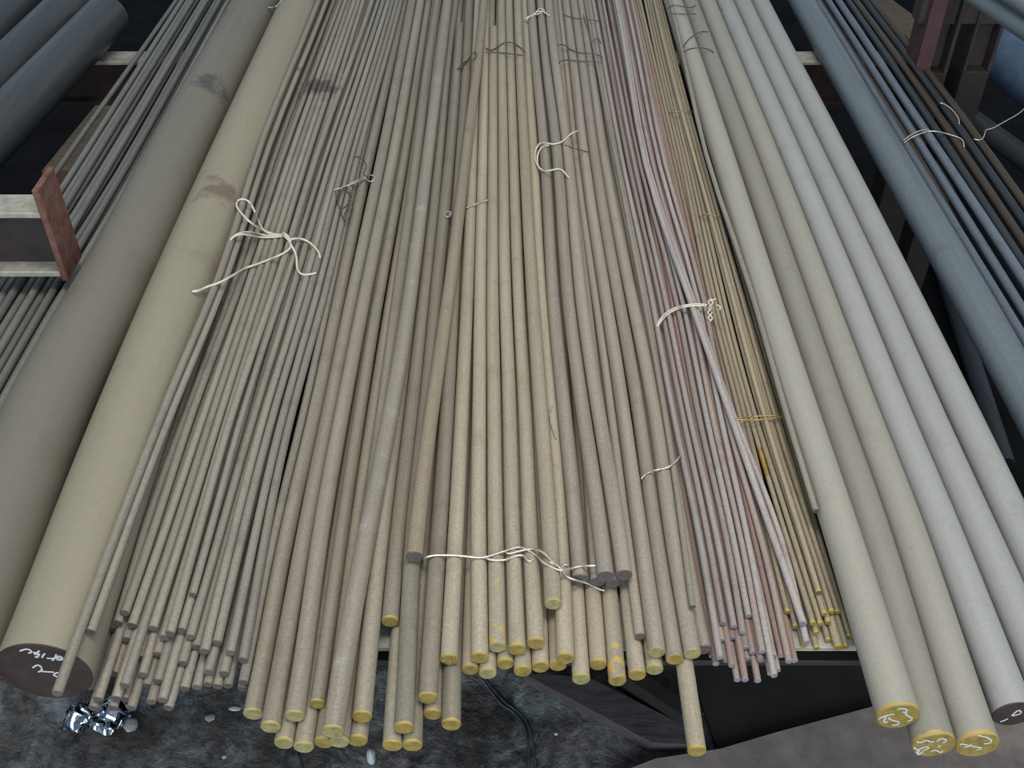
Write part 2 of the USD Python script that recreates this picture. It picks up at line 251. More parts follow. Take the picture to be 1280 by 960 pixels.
# ---------------------------------------------------------------- rods
KN = np.array([.62, .8, 1., 1.25, 1.6, 2.05, 2.6, 3.4, 4.6, 6.])
RODS = []
for ln in '''D,0.0066,2,0.6987,6.000,ride,75,867|-5431 -5458 -5493 -5502 -5429 -5565 -5527 -5473 -5473 -5473|1053 1055 994 933 902 912 911 920 919 918
D,0.0066,2,0.7946,6.000,ride,109.7,790|-5368 -5367 -5426 -5425 -5357 -5465 -5417 -5352 -5358 -5362|977 947 879 816 767 732 710 694 682 673
D,0.0066,2,0.8525,6.000,,138,780|-5560 -5340 -5415 -5418 -5357 -5453 -5415 -5289 -5291 -5293|66 325 320 318 336 319 332 335 337 324
D,0.0066,3,0.8622,6.000,,158,768|-5384 -5254 -5275 -5295 -5227 -5264 -5200 -5089 -5115 -5133|66 427 356 376 383 337 335 329 391 406
D,0.0066,2,0.8490,6.000,,165,783|-5250 -5149 -5121 -5111 -5087 -5089 -5036 -4956 -5001 -5037|66 314 331 328 327 331 360 309 325 315
D,0.0066,2,0.7573,6.000,long,157,857|-4980 -4975 -4965 -4970 -4955 -4957 -4904 -4825 -4875 -4927|298 325 324 331 327 329 309 335 260 222
D,0.0066,2,0.8434,6.000,,191,786.5|-4950 -4843 -4830 -4837 -4823 -4825 -4774 -4692 -4759 -4802|66 330 340 333 330 329 329 335 336 258
D,0.0066,3,0.8291,6.000,,213,793|-4686 -4556 -4575 -4602 -4507 -4454 -4305 -4111 -4124 -4133|66 413 430 434 454 463 397 344 330 336
D,0.00528,3,0.8909,6.000,short,241.5,745|-4530 -4403 -4396 -4426 -4360 -4304 -4143 -3930 -3930 -3931|53 414 458 452 408 340 317 318 329 373
D,0.0066,2,0.8309,6.000,,238,797|-4400 -4314 -4299 -4283 -4206 -4143 -3980 -3792 -3807 -3820|66 317 323 310 319 329 344 329 333 324
D,0.0066,2,0.8080,6.000,,258,814|-4050 -4061 -4089 -4103 -4006 -3963 -3827 -3670 -3682 -3688|314 339 336 332 331 332 342 255 287 306
D,0.0066,2,0.8219,6.000,,271.5,804|-4014 -3930 -3956 -3961 -3871 -3829 -3700 -3538 -3552 -3562|66 317 335 332 322 346 285 255 206 175
D,0.0066,2,0.8073,6.000,,288,816|-3733 -3724 -3772 -3799 -3728 -3708 -3564 -3403 -3396 -3387|286 313 319 322 292 263 281 261 259 326
D,0.0066,2,0.7952,6.000,,304,825|-3538 -3533 -3618 -3672 -3579 -3558 -3428 -3278 -3276 -3260|300 328 308 283 308 318 302 312 343 434
D,0.0066,1,0.8533,6.000,,125.6,787|-5649 -5446 -5507 -5569 -5631 -5609 -5573 -5533 -5537 -5551|66 183 193 203 195 209 205 195 194 185
D,0.0066,2,0.8291,6.000,,206,798|-4715 -4654 -4669 -4692 -4689 -4692 -4639 -4561 -4623 -4688|66 325 328 329 326 332 328 325 341 319
D,0.0066,2,0.8406,6.000,,228,789|-4528 -4447 -4443 -4451 -4461 -4471 -4476 -4429 -4489 -4559|66 325 333 328 330 328 327 328 337 328
D,0.0066,1,0.8245,6.000,,234,809|-4416 -4250 -4241 -4238 -4233 -4214 -4195 -4184 -4153 -4125|66 193 189 172 151 169 181 189 198 201
D,0.0066,1,0.8165,6.000,,245,815|-4294 -4124 -4113 -4113 -4114 -4089 -4070 -4059 -4031 -4009|66 198 202 200 198 199 198 198 198 198
D,0.0066,1,0.7701,6.000,,305,853|-3497 -3504 -3536 -3513 -3514 -3517 -3489 -3483 -3483 -3468|184 197 199 196 192 189 162 131 86 66
D,0.0066,1,0.7836,6.000,,280,842|-3778 -3783 -3795 -3810 -3829 -3826 -3813 -3802 -3776 -3763|175 192 189 187 192 196 196 197 196 200
D,0.0066,1,0.7856,6.000,,255,840|-4039 -3986 -3979 -3982 -3984 -3959 -3943 -3932 -3905 -3888|196 198 198 198 198 198 198 198 199 198
D,0.0066,1,0.7993,6.000,,226,829|-4336 -4363 -4365 -4364 -4350 -4338 -4320 -4295 -4259 -4241|189 195 196 198 198 195 177 131 137 186
D,0.0066,1,0.7452,6.000,long,125,874|-5312 -5321 -5364 -5381 -5381 -5394 -5414 -5407 -5413 -5442|202 194 195 189 194 197 198 196 198 197
D,0.0066,1,0.7439,6.000,long,208.5,875|-4494 -4488 -4490 -4489 -4477 -4464 -4443 -4400 -4371 -4348|196 200 198 200 199 196 199 197 187 120
D,0.0066,1,0.7464,6.000,long,143,873|-5096 -5088 -5110 -5120 -5119 -5128 -5142 -5152 -5162 -5209|201 195 192 192 196 198 198 196 189 197
D,0.0066,0,0.7713,6.000,,118,859|-5470 -5543 -5557 -5577 -5605 -5641 -5689 -5665 -5668 -5677|66 66 66 66 66 66 66 66 66 66
D,0.0066,1,0.7814,6.000,,183,843.5|-4773 -4845 -4861 -4865 -4859 -4851 -4826 -4783 -4747 -4688|194 198 197 200 199 197 197 198 198 190
D,0.0066,1,0.7717,6.000,,195,851.5|-4660 -4612 -4615 -4614 -4604 -4591 -4569 -4525 -4493 -4442|198 198 198 200 198 197 201 196 205 193
D,0.0066,1,0.8082,6.000,,177,822|-4933 -4966 -4985 -4992 -4988 -4996 -5009 -5022 -5032 -5083|182 191 192 195 198 198 197 191 188 195
D,0.0066,1,0.8128,6.000,,196.5,818|-4783 -4732 -4738 -4739 -4732 -4720 -4696 -4652 -4619 -4562|66 197 202 200 198 200 200 196 198 197
D,0.0066,0,0.7535,6.000,,166,874|-4984 -5039 -5051 -5070 -5095 -5127 -5162 -5187 -5217 -5291|66 66 66 66 66 66 66 66 66 66
D,0.0066,0,0.7737,6.000,,183,857|-4794 -4794 -4807 -4824 -4847 -4875 -4906 -4936 -4978 -5047|66 66 66 66 66 66 66 66 66 66
D,0.0066,0,0.7677,6.000,,195,862|-4610 -4544 -4560 -4575 -4597 -4622 -4651 -4677 -4726 -4780|66 66 66 66 66 66 66 66 66 66
D,0.0066,0,0.7406,6.000,,170,885|-4882 -4917 -4929 -4947 -4971 -5001 -5033 -5063 -5099 -5174|66 66 66 66 66 66 66 66 66 66
D,0.0066,0,0.7406,6.000,,193,885|-4490 -4415 -4433 -4448 -4469 -4493 -4521 -4546 -4567 -4603|66 66 66 66 66 66 66 66 66 66
D,0.0066,0,0.7499,6.000,,180,877|-4708 -4670 -4684 -4700 -4723 -4749 -4779 -4808 -4855 -4915|66 66 66 66 66 66 66 66 66 66
D,0.0066,0,0.7689,6.000,,225,861|-4339 -4285 -4302 -4318 -4338 -4363 -4391 -4414 -4435 -4471|66 66 66 66 66 66 66 66 66 66
D,0.0066,0,0.7755,6.000,,261.6,855.5|-3994 -3998 -4000 -4001 -4000 -3997 -3997 -4005 -4014 -4033|66 66 66 66 66 66 66 66 66 66
D,0.0066,0,0.7713,6.000,,246,859|-4148 -4134 -4132 -4133 -4132 -4129 -4129 -4137 -4146 -4165|66 66 66 66 66 66 66 66 66 66
D,0.0066,0,0.7737,6.000,,283,857|-3724 -3733 -3736 -3737 -3736 -3733 -3733 -3741 -3748 -3772|66 66 66 66 66 66 66 66 66 66
D,0.0066,0,0.7689,6.000,,303,861|-3528 -3533 -3539 -3545 -3555 -3568 -3582 -3604 -3616 -3641|66 66 66 66 66 66 66 66 66 66
D,0.0066,0,0.7919,6.000,,149,842|-5217 -5286 -5299 -5319 -5347 -5381 -5421 -5430 -5445 -5499|66 66 66 66 66 66 66 66 66 66
D,0.0066,0,0.7406,6.000,,130,885|-5340 -5413 -5427 -5446 -5475 -5510 -5553 -5549 -5557 -5591|66 66 66 66 66 66 66 66 66 66
D,0.0066,0,0.7406,6.000,,142,885|-5099 -5162 -5174 -5194 -5220 -5254 -5291 -5309 -5332 -5399|66 66 66 66 66 66 66 66 66 66
D,0.0066,1,0.8358,6.000,,157,800|-5276 -5208 -5237 -5249 -5250 -5260 -5276 -5280 -5288 -5328|66 195 197 192 195 199 199 196 204 194
D,0.0066,0,0.7725,6.000,,271,858|-3864 -3866 -3868 -3869 -3868 -3865 -3865 -3873 -3881 -3903|66 66 66 66 66 66 66 66 66 66
E,0.0125,1,0.7284,6.000,,317,892.5|-3299 -3319 -3358 -3332 -3334 -3337 -3290 -3237 -3231 -3214|125 125 130 125 125 125 125 125 153 249
E,0.0125,1,0.6982,6.000,,339,909|-2991 -3019 -3055 -3051 -3032 -2983 -2966 -2969 -2968 -2968|327 304 274 281 312 352 365 371 375 374
E,0.0125,1,0.7119,6.000,,370.5,895|-2699 -2737 -2799 -2811 -2787 -2726 -2710 -2718 -2717 -2718|341 354 370 373 365 361 367 371 375 373
E,0.01,1,0.7307,6.000,slim,397.5,880|-2458 -2472 -2504 -2527 -2525 -2476 -2481 -2496 -2495 -2497|317 317 330 337 332 301 301 333 333 333
E,0.0135,2,0.6803,6.000,cross,415,914|-2193 -2156 -2079 -1958 -1885 -1881 -1873 -1871 -1878 -1881|522 535 586 632 633 630 630 619 565 585
E,0.0125,1,0.7095,6.000,,454,896|-1857 -1887 -1917 -1912 -1915 -1914 -1962 -1899 -1824 -1817|366 371 374 373 373 372 378 361 310 333
E,0.01188,1,0.8544,6.000,short,488,778|-1678 -1646 -1679 -1672 -1675 -1672 -1726 -1654 -1586 -1572|119 337 324 332 332 340 321 390 371 372
E,0.0125,1,0.6948,2.898,,507,910|-1317 -1372 -1441 -1432 -1431 -1428 -1447 -1606 -1913 -1954|352 363 373 375 375 375 386 320 203 125
E,0.0125,1,0.7368,6.000,,535,872.5|-1068 -1069 -1073 -1079 -1121 -1163 -1201 -1311 -1311 -1312|353 360 361 361 355 364 372 374 369 359
E,0.0125,0,0.6876,6.000,,355,929|-2842 -2845 -2848 -2853 -2863 -2877 -2895 -2920 -2958 -2998|125 125 125 125 125 125 125 125 125 125
E,0.0125,0,0.6822,6.000,,381,934|-2590 -2594 -2598 -2603 -2613 -2627 -2644 -2670 -2707 -2749|125 125 125 125 125 125 125 125 125 125
E,0.0125,0,0.6887,6.000,,404,928|-2340 -2344 -2347 -2341 -2320 -2283 -2324 -2409 -2409 -2409|125 125 125 125 125 125 125 125 125 125
E,0.0125,1,0.6809,6.000,,424,927.5|-2133 -2134 -2147 -2146 -2158 -2166 -2209 -2192 -2185 -2179|267 272 276 283 315 346 347 293 305 324
E,0.0125,0,0.6909,6.000,,447,926|-1926 -1931 -1935 -1941 -1947 -1955 -1967 -1982 -2001 -2026|125 125 125 125 125 125 125 125 125 125
E,0.0125,0,0.6844,6.000,,501,932|-1462 -1526 -1534 -1539 -1545 -1556 -1577 -1610 -1637 -1667|125 125 125 125 125 125 125 125 125 125
E,0.0125,0,0.6844,6.000,,528,932|-1212 -1277 -1285 -1290 -1296 -1306 -1327 -1360 -1386 -1417|125 125 125 125 125 125 125 125 125 125
E,0.0125,0,0.7131,6.000,,551,906|-729 -795 -802 -807 -813 -822 -840 -871 -899 -930|125 125 125 125 125 125 125 125 125 125
E,0.01188,0,0.7282,6.000,grey,535,893|-971 -1035 -1043 -1048 -1054 -1064 -1083 -1115 -1142 -1174|119 119 119 119 119 119 119 119 119 119
F,0.0118,1,0.7935,6.000,rough,561,824|-826 -825 -824 -833 -849 -899 -964 -1033 -1017 -1014|351 370 369 368 368 366 353 343 358 367
F,0.0118,0,0.7946,6.000,,575,837|-520 -555 -563 -567 -572 -582 -597 -628 -652 -673|118 118 118 118 118 118 118 118 118 118
F,0.0118,1,0.7981,6.000,,599.7,822|-427 -427 -488 -540 -604 -662 -731 -792 -781 -781|301 339 346 354 354 350 348 359 338 327
F,0.0118,1,0.8143,2.879,paint,622,809|-195 -191 -240 -294 -366 -426 -496 -575 -593 -598|118 338 351 355 356 343 351 307 188 118
F,0.0118,1,0.8097,6.000,,646.5,812|69 69 10 -36 -126 -188 -259 -354 -381 -382|345 351 337 348 354 345 350 354 354 352
F,0.0118,1,0.8183,6.000,,670,805|325 319 269 223 127 54 -23 -116 -119 -118|118 354 351 341 355 348 349 355 352 337
F,0.0118,2,0.8706,6.000,short,692,757|583 562 544 479 382 298 214 142 142 142|118 474 516 511 525 476 452 449 447 448
F,0.0118,1,0.7971,6.000,,706,823|697 701 714 654 551 501 427 358 358 358|314 336 326 349 354 348 347 355 353 354
F,0.0118,0,0.8008,6.000,,690,832|563 610 603 601 597 590 586 580 561 537|118 118 118 118 118 118 118 118 118 118
F,0.0118,0,0.7983,6.000,,668,834|335 375 368 366 362 354 350 344 323 304|118 118 118 118 118 118 118 118 118 118
F,0.0118,0,0.7921,6.000,,645,839|120 141 134 132 127 119 114 107 85 69|118 118 118 118 118 118 118 118 118 118
F,0.0118,0,0.8032,6.000,,634,830|-83 -92 -99 -102 -106 -115 -122 -130 -161 -204|118 118 118 118 118 118 118 118 118 118
F,0.0118,0,0.7885,6.000,,622,842|-296 -324 -331 -334 -339 -348 -358 -367 -402 -438|118 118 118 118 118 118 118 118 118 118
F,0.0118,0,0.7799,6.000,,728.6,849|923 908 907 902 889 867 839 818 798 770|118 118 118 118 118 118 118 118 118 118
F,0.0118,0,0.8020,6.000,,747,831|1147 1147 1144 1140 1131 1118 1101 1077 1041 1003|118 118 118 118 118 118 118 118 118 118
F,0.0118,0,0.7775,6.000,paint,771,851|1381 1383 1380 1376 1367 1354 1337 1313 1278 1236|118 118 118 118 118 118 118 118 118 118
F,0.0118,0,0.7860,6.000,,797,844|1668 1649 1636 1618 1604 1590 1574 1549 1515 1471|118 118 118 118 118 118 118 118 118 118
F,0.0118,0,0.7946,6.000,,818,837|1893 1890 1886 1883 1878 1874 1870 1860 1848 1833|118 118 118 118 118 118 118 118 118 118
X,0.0118,2,0.9447,6.000,cross,517,697|-1440 -1398 -1361 -1303 -1169 -1044 -893 -773 -775 -775|118 465 653 602 593 598 593 594 574 562
G,0.0118,2,0.9249,6.000,,726,724.5|987 972 945 870 772 761 630 544 543 543|118 314 392 447 448 441 484 506 502 502
G,0.0118,2,0.9153,6.000,,758,722|1356 1318 1271 1161 1043 1031 894 831 834 836|118 483 559 557 519 574 491 478 483 476
G,0.0118,2,0.9200,6.000,,781,720|1623 1587 1531 1407 1281 1268 1134 1057 1057 1058|118 444 543 564 550 565 565 567 567 562
G,0.01062,1,0.9227,6.000,,747,728|1230 1206 1201 1199 1176 1097 1066 1011 1009 1014|106 308 340 334 339 343 341 339 342 342
G,0.01062,1,0.9196,6.000,,766,730|1427 1416 1417 1425 1392 1308 1278 1222 1220 1224|106 312 345 337 341 342 342 343 344 342
G,0.0075,1,0.8336,6.000,dark,801,796|1775 1726 1689 1656 1579 1481 1451 1392 1394 1396|75 295 310 312 310 299 295 294 306 310
G,0.0118,1,0.8056,6.000,,824,815|1915 1910 1878 1848 1772 1665 1634 1570 1577 1582|341 356 354 353 336 349 352 354 350 326
G,0.0118,1,0.7984,6.000,,840,824|2138 2142 2119 2115 2016 1900 1869 1803 1809 1814|289 298 269 274 332 354 358 347 351 353
G,0.0118,1,0.8040,6.000,,865,817|2376 2375 2348 2369 2261 2130 2097 2037 2039 2045|331 342 350 351 351 305 295 326 317 300
G,0.0045,2,0.8658,6.000,thin,864,761|2519 2437 2481 2510 2467 2356 2234 2143 2156 2174|45 493 458 456 443 482 470 453 435 397
G,0.0118,0,0.6772,6.000,long,871,939|2291 2297 2303 2311 2322 2337 2359 2387 2430 2477|118 118 118 118 118 118 118 118 118 118
G,0.0105,1,0.8208,6.000,,892,812|2721 2578 2537 2526 2501 2392 2325 2260 2238 2186|105 193 175 191 264 336 342 303 228 105
H,0.0048,2,0.7989,6.000,,899,822|2791 2734 2752 2686 2640 2500 2431 2381 2384 2381|48 329 294 302 347 449 453 403 386 383
H,0.0048,2,0.8589,6.000,,902.5,780|2912 2876 2892 2852 2818 2680 2617 2568 2562 2572|48 233 245 232 221 245 248 303 372 338
H,0.0048,2,0.8532,6.000,,917.5,784|3069 3012 3021 2966 2923 2810 2759 2730 2727 2729|48 241 245 245 245 245 232 224 248 227
H,0.0048,2,0.8442,6.000,,925,791|3137 3108 3164 3116 3124 2953 2920 2920 2919 2917|48 239 242 247 244 237 167 145 144 148
H,0.0048,3,0.8707,6.000,,934,771|3282 3243 3249 3239 3241 3075 3049 3066 3081 3094|48 211 288 253 244 242 243 239 218 143
H,0.0048,2,0.8140,6.000,,952.5,815|3383 3331 3370 3342 3391 3237 3230 3265 3262 3256|48 235 239 239 240 240 245 244 239 252
H,0.0048,2,0.7787,6.000,,966,845|3458 3427 3473 3476 3535 3384 3398 3451 3452 3463|48 231 238 240 240 243 243 240 255 234
H,0.0048,2,0.8029,6.000,,984,827|3694 3676 3690 3589 3661 3509 3545 3625 3624 3622|48 178 190 225 199 257 251 234 236 236
H,0.0055,4,0.8586,6.000,cross,1006,780|4057 4002 3862 3623 3326 3038 3057 3108 3106 3100|55 232 260 366 406 349 358 365 361 377
H,0.0048,3,0.8358,6.000,cross,1007,803|4006 3979 3991 3711 3415 3121 3136 3195 3193 3187|48 132 180 287 344 282 291 311 306 321
H,0.0048,1,0.8016,6.000,,899,830|2797 2711 2680 2666 2615 2579 2526 2434 2376 2313|48 143 144 146 129 142 204 280 280 195
H,0.0048,1,0.7991,6.000,,909,832|2885 2916 2916 2906 2878 2864 2817 2777 2726 2675|48 144 148 145 143 149 92 116 143 150
H,0.0048,1,0.8387,6.000,,903,801|2895 2847 2839 2827 2798 2770 2718 2639 2561 2477|48 136 134 121 88 124 143 166 249 299
H,0.0048,1,0.7770,6.000,,925,850|2970 3063 3073 3070 3069 3096 3132 3183 3231 3334|134 147 144 144 143 145 145 144 144 144
H,0.0048,0,0.7833,6.000,,930,850|3024 2978 2979 2985 2988 2996 3003 3013 3023 3035|48 48 48 48 48 48 48 48 48 48
H,0.0048,1,0.8266,6.000,,926,810|3053 3141 3153 3155 3163 3189 3223 3271 3316 3417|48 143 146 143 144 144 145 144 148 142
H,0.0048,1,0.8191,6.000,,935,816|3178 3224 3237 3242 3256 3280 3312 3355 3398 3492|48 143 144 143 145 144 146 144 149 142
H,0.0048,1,0.8091,6.000,,944,824|3236 3308 3323 3331 3349 3371 3400 3436 3476 3559|124 142 139 144 144 146 146 144 151 141
H,0.0048,1,0.8131,6.000,,956,821|3389 3489 3506 3517 3535 3552 3573 3593 3628 3684|48 138 139 143 144 144 144 143 139 130
H,0.0048,1,0.8130,6.000,,986,826|3730 3793 3793 3783 3775 3786 3799 3817 3861 3876|48 48 48 48 48 48 62 146 155 175
H,0.0048,0,0.8030,6.000,,934,834|3151 3074 3074 3078 3082 3090 3097 3107 3118 3130|48 48 48 48 48 48 48 48 48 48
H,0.0048,0,0.7821,6.000,,939,851|3163 3251 3259 3264 3267 3275 3283 3293 3306 3309|48 48 48 48 48 48 48 48 48 48
H,0.0048,0,0.7931,6.000,,954,842|3345 3439 3446 3450 3454 3462 3470 3480 3495 3483|48 48 48 48 48 48 48 48 48 48
H,0.0048,0,0.8155,6.000,,935,824|3170 3163 3167 3171 3175 3183 3190 3200 3212 3221|48 48 48 48 48 48 48 48 48 48
H,0.0048,0,0.8205,6.000,,891,820|2709 2701 2702 2703 2703 2703 2702 2701 2699 2696|48 48 48 48 48 48 48 48 48 48
H,0.0048,1,0.8420,6.000,,912,798|2965 2991 2994 2987 2975 3001 3038 3090 3139 3243|48 144 147 145 143 146 144 144 143 144
H,0.0048,0,0.8130,6.000,,945,826|3285 3346 3352 3356 3361 3368 3376 3387 3400 3396|48 48 48 48 48 48 48 48 48 48
H,0.0048,0,0.8130,6.000,,921,826|3022 2884 2882 2890 2893 2901 2908 2917 2928 2937|48 48 48 48 48 48 48 48 48 48
H,0.0048,0,0.7980,6.000,,966,838|3470 3535 3541 3544 3550 3556 3565 3576 3591 3573|48 48 48 48 48 48 48 48 48 48
H,0.0048,1,0.8165,6.000,,975,820|3612 3613 3611 3610 3623 3635 3651 3669 3706 3747|48 106 114 118 110 104 102 117 132 135
H,0.0048,1,0.8420,6.000,,898,800|2843 2779 2760 2747 2717 2676 2622 2547 2469 2386|48 104 124 133 147 141 146 207 290 256
H,0.0048,1,0.8397,6.000,,947,800|3337 3397 3413 3423 3442 3461 3486 3515 3552 3622|48 140 140 145 145 145 142 144 149 136
I,0.0042,2,0.8857,6.000,,986,766|3878 3838 3829 3840 3816 3911 3954 4076 4104 4117|42 122 131 122 131 140 135 164 153 68
I,0.0042,2,0.8611,6.000,,1017,781|4181 4128 4092 4023 3991 4082 4118 4244 4261 4281|42 206 145 113 124 126 156 166 82 42
I,0.0042,2,0.8629,6.000,,1026,781|4281 4248 4178 4102 4084 4152 4187 4315 4332 4350|42 146 199 145 128 172 204 210 127 90
I,0.0042,2,0.8758,6.000,,1031,769|4373 4321 4271 4191 4176 4210 4256 4400 4415 4425|42 203 207 179 195 238 254 197 140 123
I,0.0042,2,0.8814,6.000,,1040,766|4483 4446 4375 4281 4280 4299 4338 4479 4499 4507|42 152 229 223 241 252 233 170 131 124
I,0.0042,2,0.8856,6.000,,1049.5,766|4590 4557 4489 4411 4402 4388 4420 4557 4575 4587|42 112 148 192 203 235 211 138 95 100
I,0.0042,3,0.9064,6.000,red,1024,742|4378 4304 4264 4205 4204 4187 4189 4306 4328 4345|42 274 298 273 282 318 312 293 219 171
I,0.0042,2,0.8642,6.000,,992,784|3895 3904 3913 3924 3900 3994 4038 4160 4183 4195|42 80 114 126 125 126 130 172 115 42
I,0.0042,1,0.8757,6.000,,983,778|3847 3727 3699 3693 3685 3697 3715 3745 3782 3812|42 42 42 42 42 42 46 100 135 137
I,0.0042,1,0.8376,6.000,,1005,807|4003 3981 3957 3924 3880 3876 3872 3905 3945 3958|42 42 42 42 42 59 115 143 148 208
I,0.0042,0,0.8324,6.000,,1021,811|4167 4141 4115 4082 4036 3976 3913 3819 3701 3664|42 42 42 42 42 42 42 42 42 42
I,0.0042,1,0.8516,6.000,,1020,792|4158 4152 4175 4203 4227 4241 4272 4324 4372 4419|42 125 102 95 124 159 170 114 46 42
I,0.0042,1,0.8671,6.000,,1035,779|4396 4358 4344 4331 4318 4325 4353 4406 4463 4500|42 139 145 156 166 171 138 96 47 42
I,0.0042,0,0.8453,6.000,,1040,801|4397 4331 4312 4289 4254 4203 4143 4057 3930 3776|42 42 42 42 42 42 42 42 42 42
I,0.0042,0,0.8350,6.000,,1062,809|4615 4545 4528 4510 4493 4444 4378 4280 4141 3990|42 42 42 42 42 42 42 42 42 42
I,0.0042,0,0.8519,6.000,,1055,796|4544 4629 4615 4603 4593 4608 4632 4667 4720 4781|42 42 42 42 42 42 42 42 42 42
I,0.0065,0,0.8321,6.000,,1047.5,810|4444 4435 4418 4396 4359 4308 4248 4162 4035 3885|65 65 65 65 65 65 65 65 65 65
I,0.005,2,1.0372,6.000,single,1017,640|4636 4570 4491 4478 4485 4388 4508 4609 4612 4614|50 261 525 532 545 544 593 647 641 635
J,0.0262,0,0.7008,6.000,,1122,895|4738 4772 4804 4793 4789 4804 4796 4778 4779 4781|553 501 444 433 419 408 395 384 377 369
J,0.0262,0,0.6776,6.000,,1165,931|5171 5248 5331 5346 5371 5388 5344 5292 5292 5293|262 262 262 262 262 262 262 262 262 262
J,0.0262,0,0.6776,6.000,,1220,931|5713 5777 5856 5870 5896 5912 5869 5816 5817 5817|262 262 262 262 262 262 262 262 262 262
J,0.0262,0,0.7205,6.000,,1265,892|6312 6344 6387 6396 6432 6439 6393 6341 6341 6341|262 262 262 262 262 262 262 262 262 262
J,0.0262,0,0.7171,6.000,,1324,895|6894 6914 6928 6935 6977 6968 6918 6865 6865 6865|262 262 262 262 262 262 262 262 262 262
J,0.02699,0,0.7111,6.000,,1380,900|7430 7448 7487 7518 7530 7518 7456 7397 7397 7397|270 270 270 270 270 270 270 270 270 270
C,0.06,0,0.7600,6.000,,53,839|-5921 -5947 -6031 -6110 -6160 -6154 -6117 -6058 -6059 -6060|600 600 600 600 600 600 600 600 600 600
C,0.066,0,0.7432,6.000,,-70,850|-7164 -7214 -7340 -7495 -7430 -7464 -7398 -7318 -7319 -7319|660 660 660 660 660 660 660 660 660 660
K,0.035,0,0.7998,6.000,,1460,820|8623 8624 8645 8671 8696 8671 8645 8623 8623 8623|350 350 350 350 350 350 350 350 350 350
L,0.0095,1,0.6200,6.000,,-999,-999|9291 9291 9291 9290 9275 9275 9270 9222 9233 9234|273 274 273 274 279 228 196 165 154 160
L,0.0095,1,0.6200,6.000,,-999,-999|9737 9737 9737 9737 9713 9642 9572 9442 9441 9441|95 95 95 95 123 205 248 285 285 286
L,0.01,1,0.6200,6.000,,-999,-999|9967 9967 9967 9967 9967 9934 9869 9749 9749 9748|284 284 284 284 284 273 264 291 290 291
L,0.0095,0,0.6200,6.000,brown,-999,-999|9356 9356 9356 9356 9321 9462 9442 9422 9422 9422|95 95 95 95 95 95 95 95 95 95
L,0.0095,0,0.6200,6.000,dark,-999,-999|10318 10318 10318 10318 10318 10320 10316 10179 10179 10179|95 95 95 95 95 95 95 95 95 95
L,0.0095,0,0.6200,6.000,brown,-999,-999|10620 10620 10620 10620 10620 10622 10600 10398 10398 10398|95 95 95 95 95 95 95 95 95 95
L,0.0095,0,0.6200,6.000,dark,-999,-999|10923 10923 10923 10923 10923 10925 10895 10667 10667 10667|95 95 95 95 95 95 95 95 95 95
L,0.0095,0,0.6200,6.000,brown,-999,-999|11207 11207 11207 11207 11207 11208 11148 10886 10886 10886|95 95 95 95 95 95 95 95 95 95
L,0.0095,0,0.6200,6.000,dark,-999,-999|10016 10016 10016 10016 10016 10020 10020 9764 9764 9764|95 95 95 95 95 95 95 95 95 95
B,0.0074,0,0.6200,6.000,,-999,-999|-10075 -10075 -10075 -10075 -10075 -10069 -10069 -10069 -10069 -10069|74 74 74 74 74 74 74 74 74 74
B,0.0074,0,0.6200,6.000,,-999,-999|-9902 -9902 -9902 -9902 -9902 -9873 -9873 -9873 -9873 -9873|74 74 74 74 74 74 74 74 74 74
B,0.0074,0,0.6200,6.000,,-999,-999|-9699 -9699 -9699 -9699 -9699 -9642 -9641 -9641 -9641 -9641|74 74 74 74 74 74 74 74 74 74
B,0.0074,0,0.6200,6.000,,-999,-999|-9510 -9510 -9510 -9510 -9510 -9427 -9427 -9427 -9427 -9427|74 74 74 74 74 74 74 74 74 74
B,0.0074,0,0.6200,6.000,,-999,-999|-9338 -9338 -9338 -9338 -9338 -9232 -9232 -9232 -9232 -9232|74 74 74 74 74 74 74 74 74 74
B,0.0074,0,0.6200,6.000,,-999,-999|-9149 -9149 -9149 -9149 -9149 -9017 -9017 -9017 -9017 -9017|74 74 74 74 74 74 74 74 74 74
B,0.0074,0,0.6200,6.000,,-999,-999|-8961 -8961 -8961 -8961 -8961 -8804 -8804 -8804 -8804 -8804|74 74 74 74 74 74 74 74 74 74
B,0.0074,0,0.6200,6.000,,-999,-999|-8772 -8772 -8772 -8772 -8773 -8590 -8590 -8590 -8590 -8590|74 74 74 74 74 74 74 74 74 74
B,0.0074,0,0.6200,6.000,,-999,-999|-8615 -8615 -8615 -8615 -8615 -8412 -8412 -8412 -8412 -8412|74 74 74 74 74 74 74 74 74 74
B,0.0074,1,0.6200,6.000,,-999,-999|-9625 -9625 -9625 -9625 -9622 -9644 -9644 -9645 -9646 -9645|202 202 203 203 207 226 224 223 222 223
B,0.0074,1,0.6200,6.000,,-999,-999|-9246 -9246 -9246 -9246 -9241 -9208 -9207 -9207 -9207 -9207|190 190 191 191 197 221 220 220 220 220
B,0.0074,1,0.6200,6.000,,-999,-999|-8882 -8882 -8882 -8882 -8879 -8799 -8800 -8800 -8801 -8800|199 199 199 200 204 225 224 223 222 223
B,0.0074,1,0.6200,6.000,,-999,-999|-8634 -8634 -8634 -8634 -8634 -8539 -8541 -8542 -8542 -8542|221 221 221 221 222 219 216 215 214 214
B,0.0065,0,0.6200,6.000,single,-999,-999|-10469 -10469 -10469 -10469 -10469 -10470 -10361 -10229 -10229 -10229|65 65 65 65 65 65 65 65 65 65'''.strip().split('\n'):
    h, xs, zs = ln.split('|'); h = h.split(',')
    X, Z = (np.array([int(v) for v in s.split()]) / 1e4 for s in (xs, zs))
    RODS.append(dict(g=h[0], r=float(h[1]), l=int(h[2]), y0=float(h[3]), y1=float(h[4]), n=h[5], ex=float(h[6]), ey=float(h[7]),
                     fx=CubicSpline(KN, X, bc_type='natural'), fz=CubicSpline(KN, Z + ZS, bc_type='natural')))
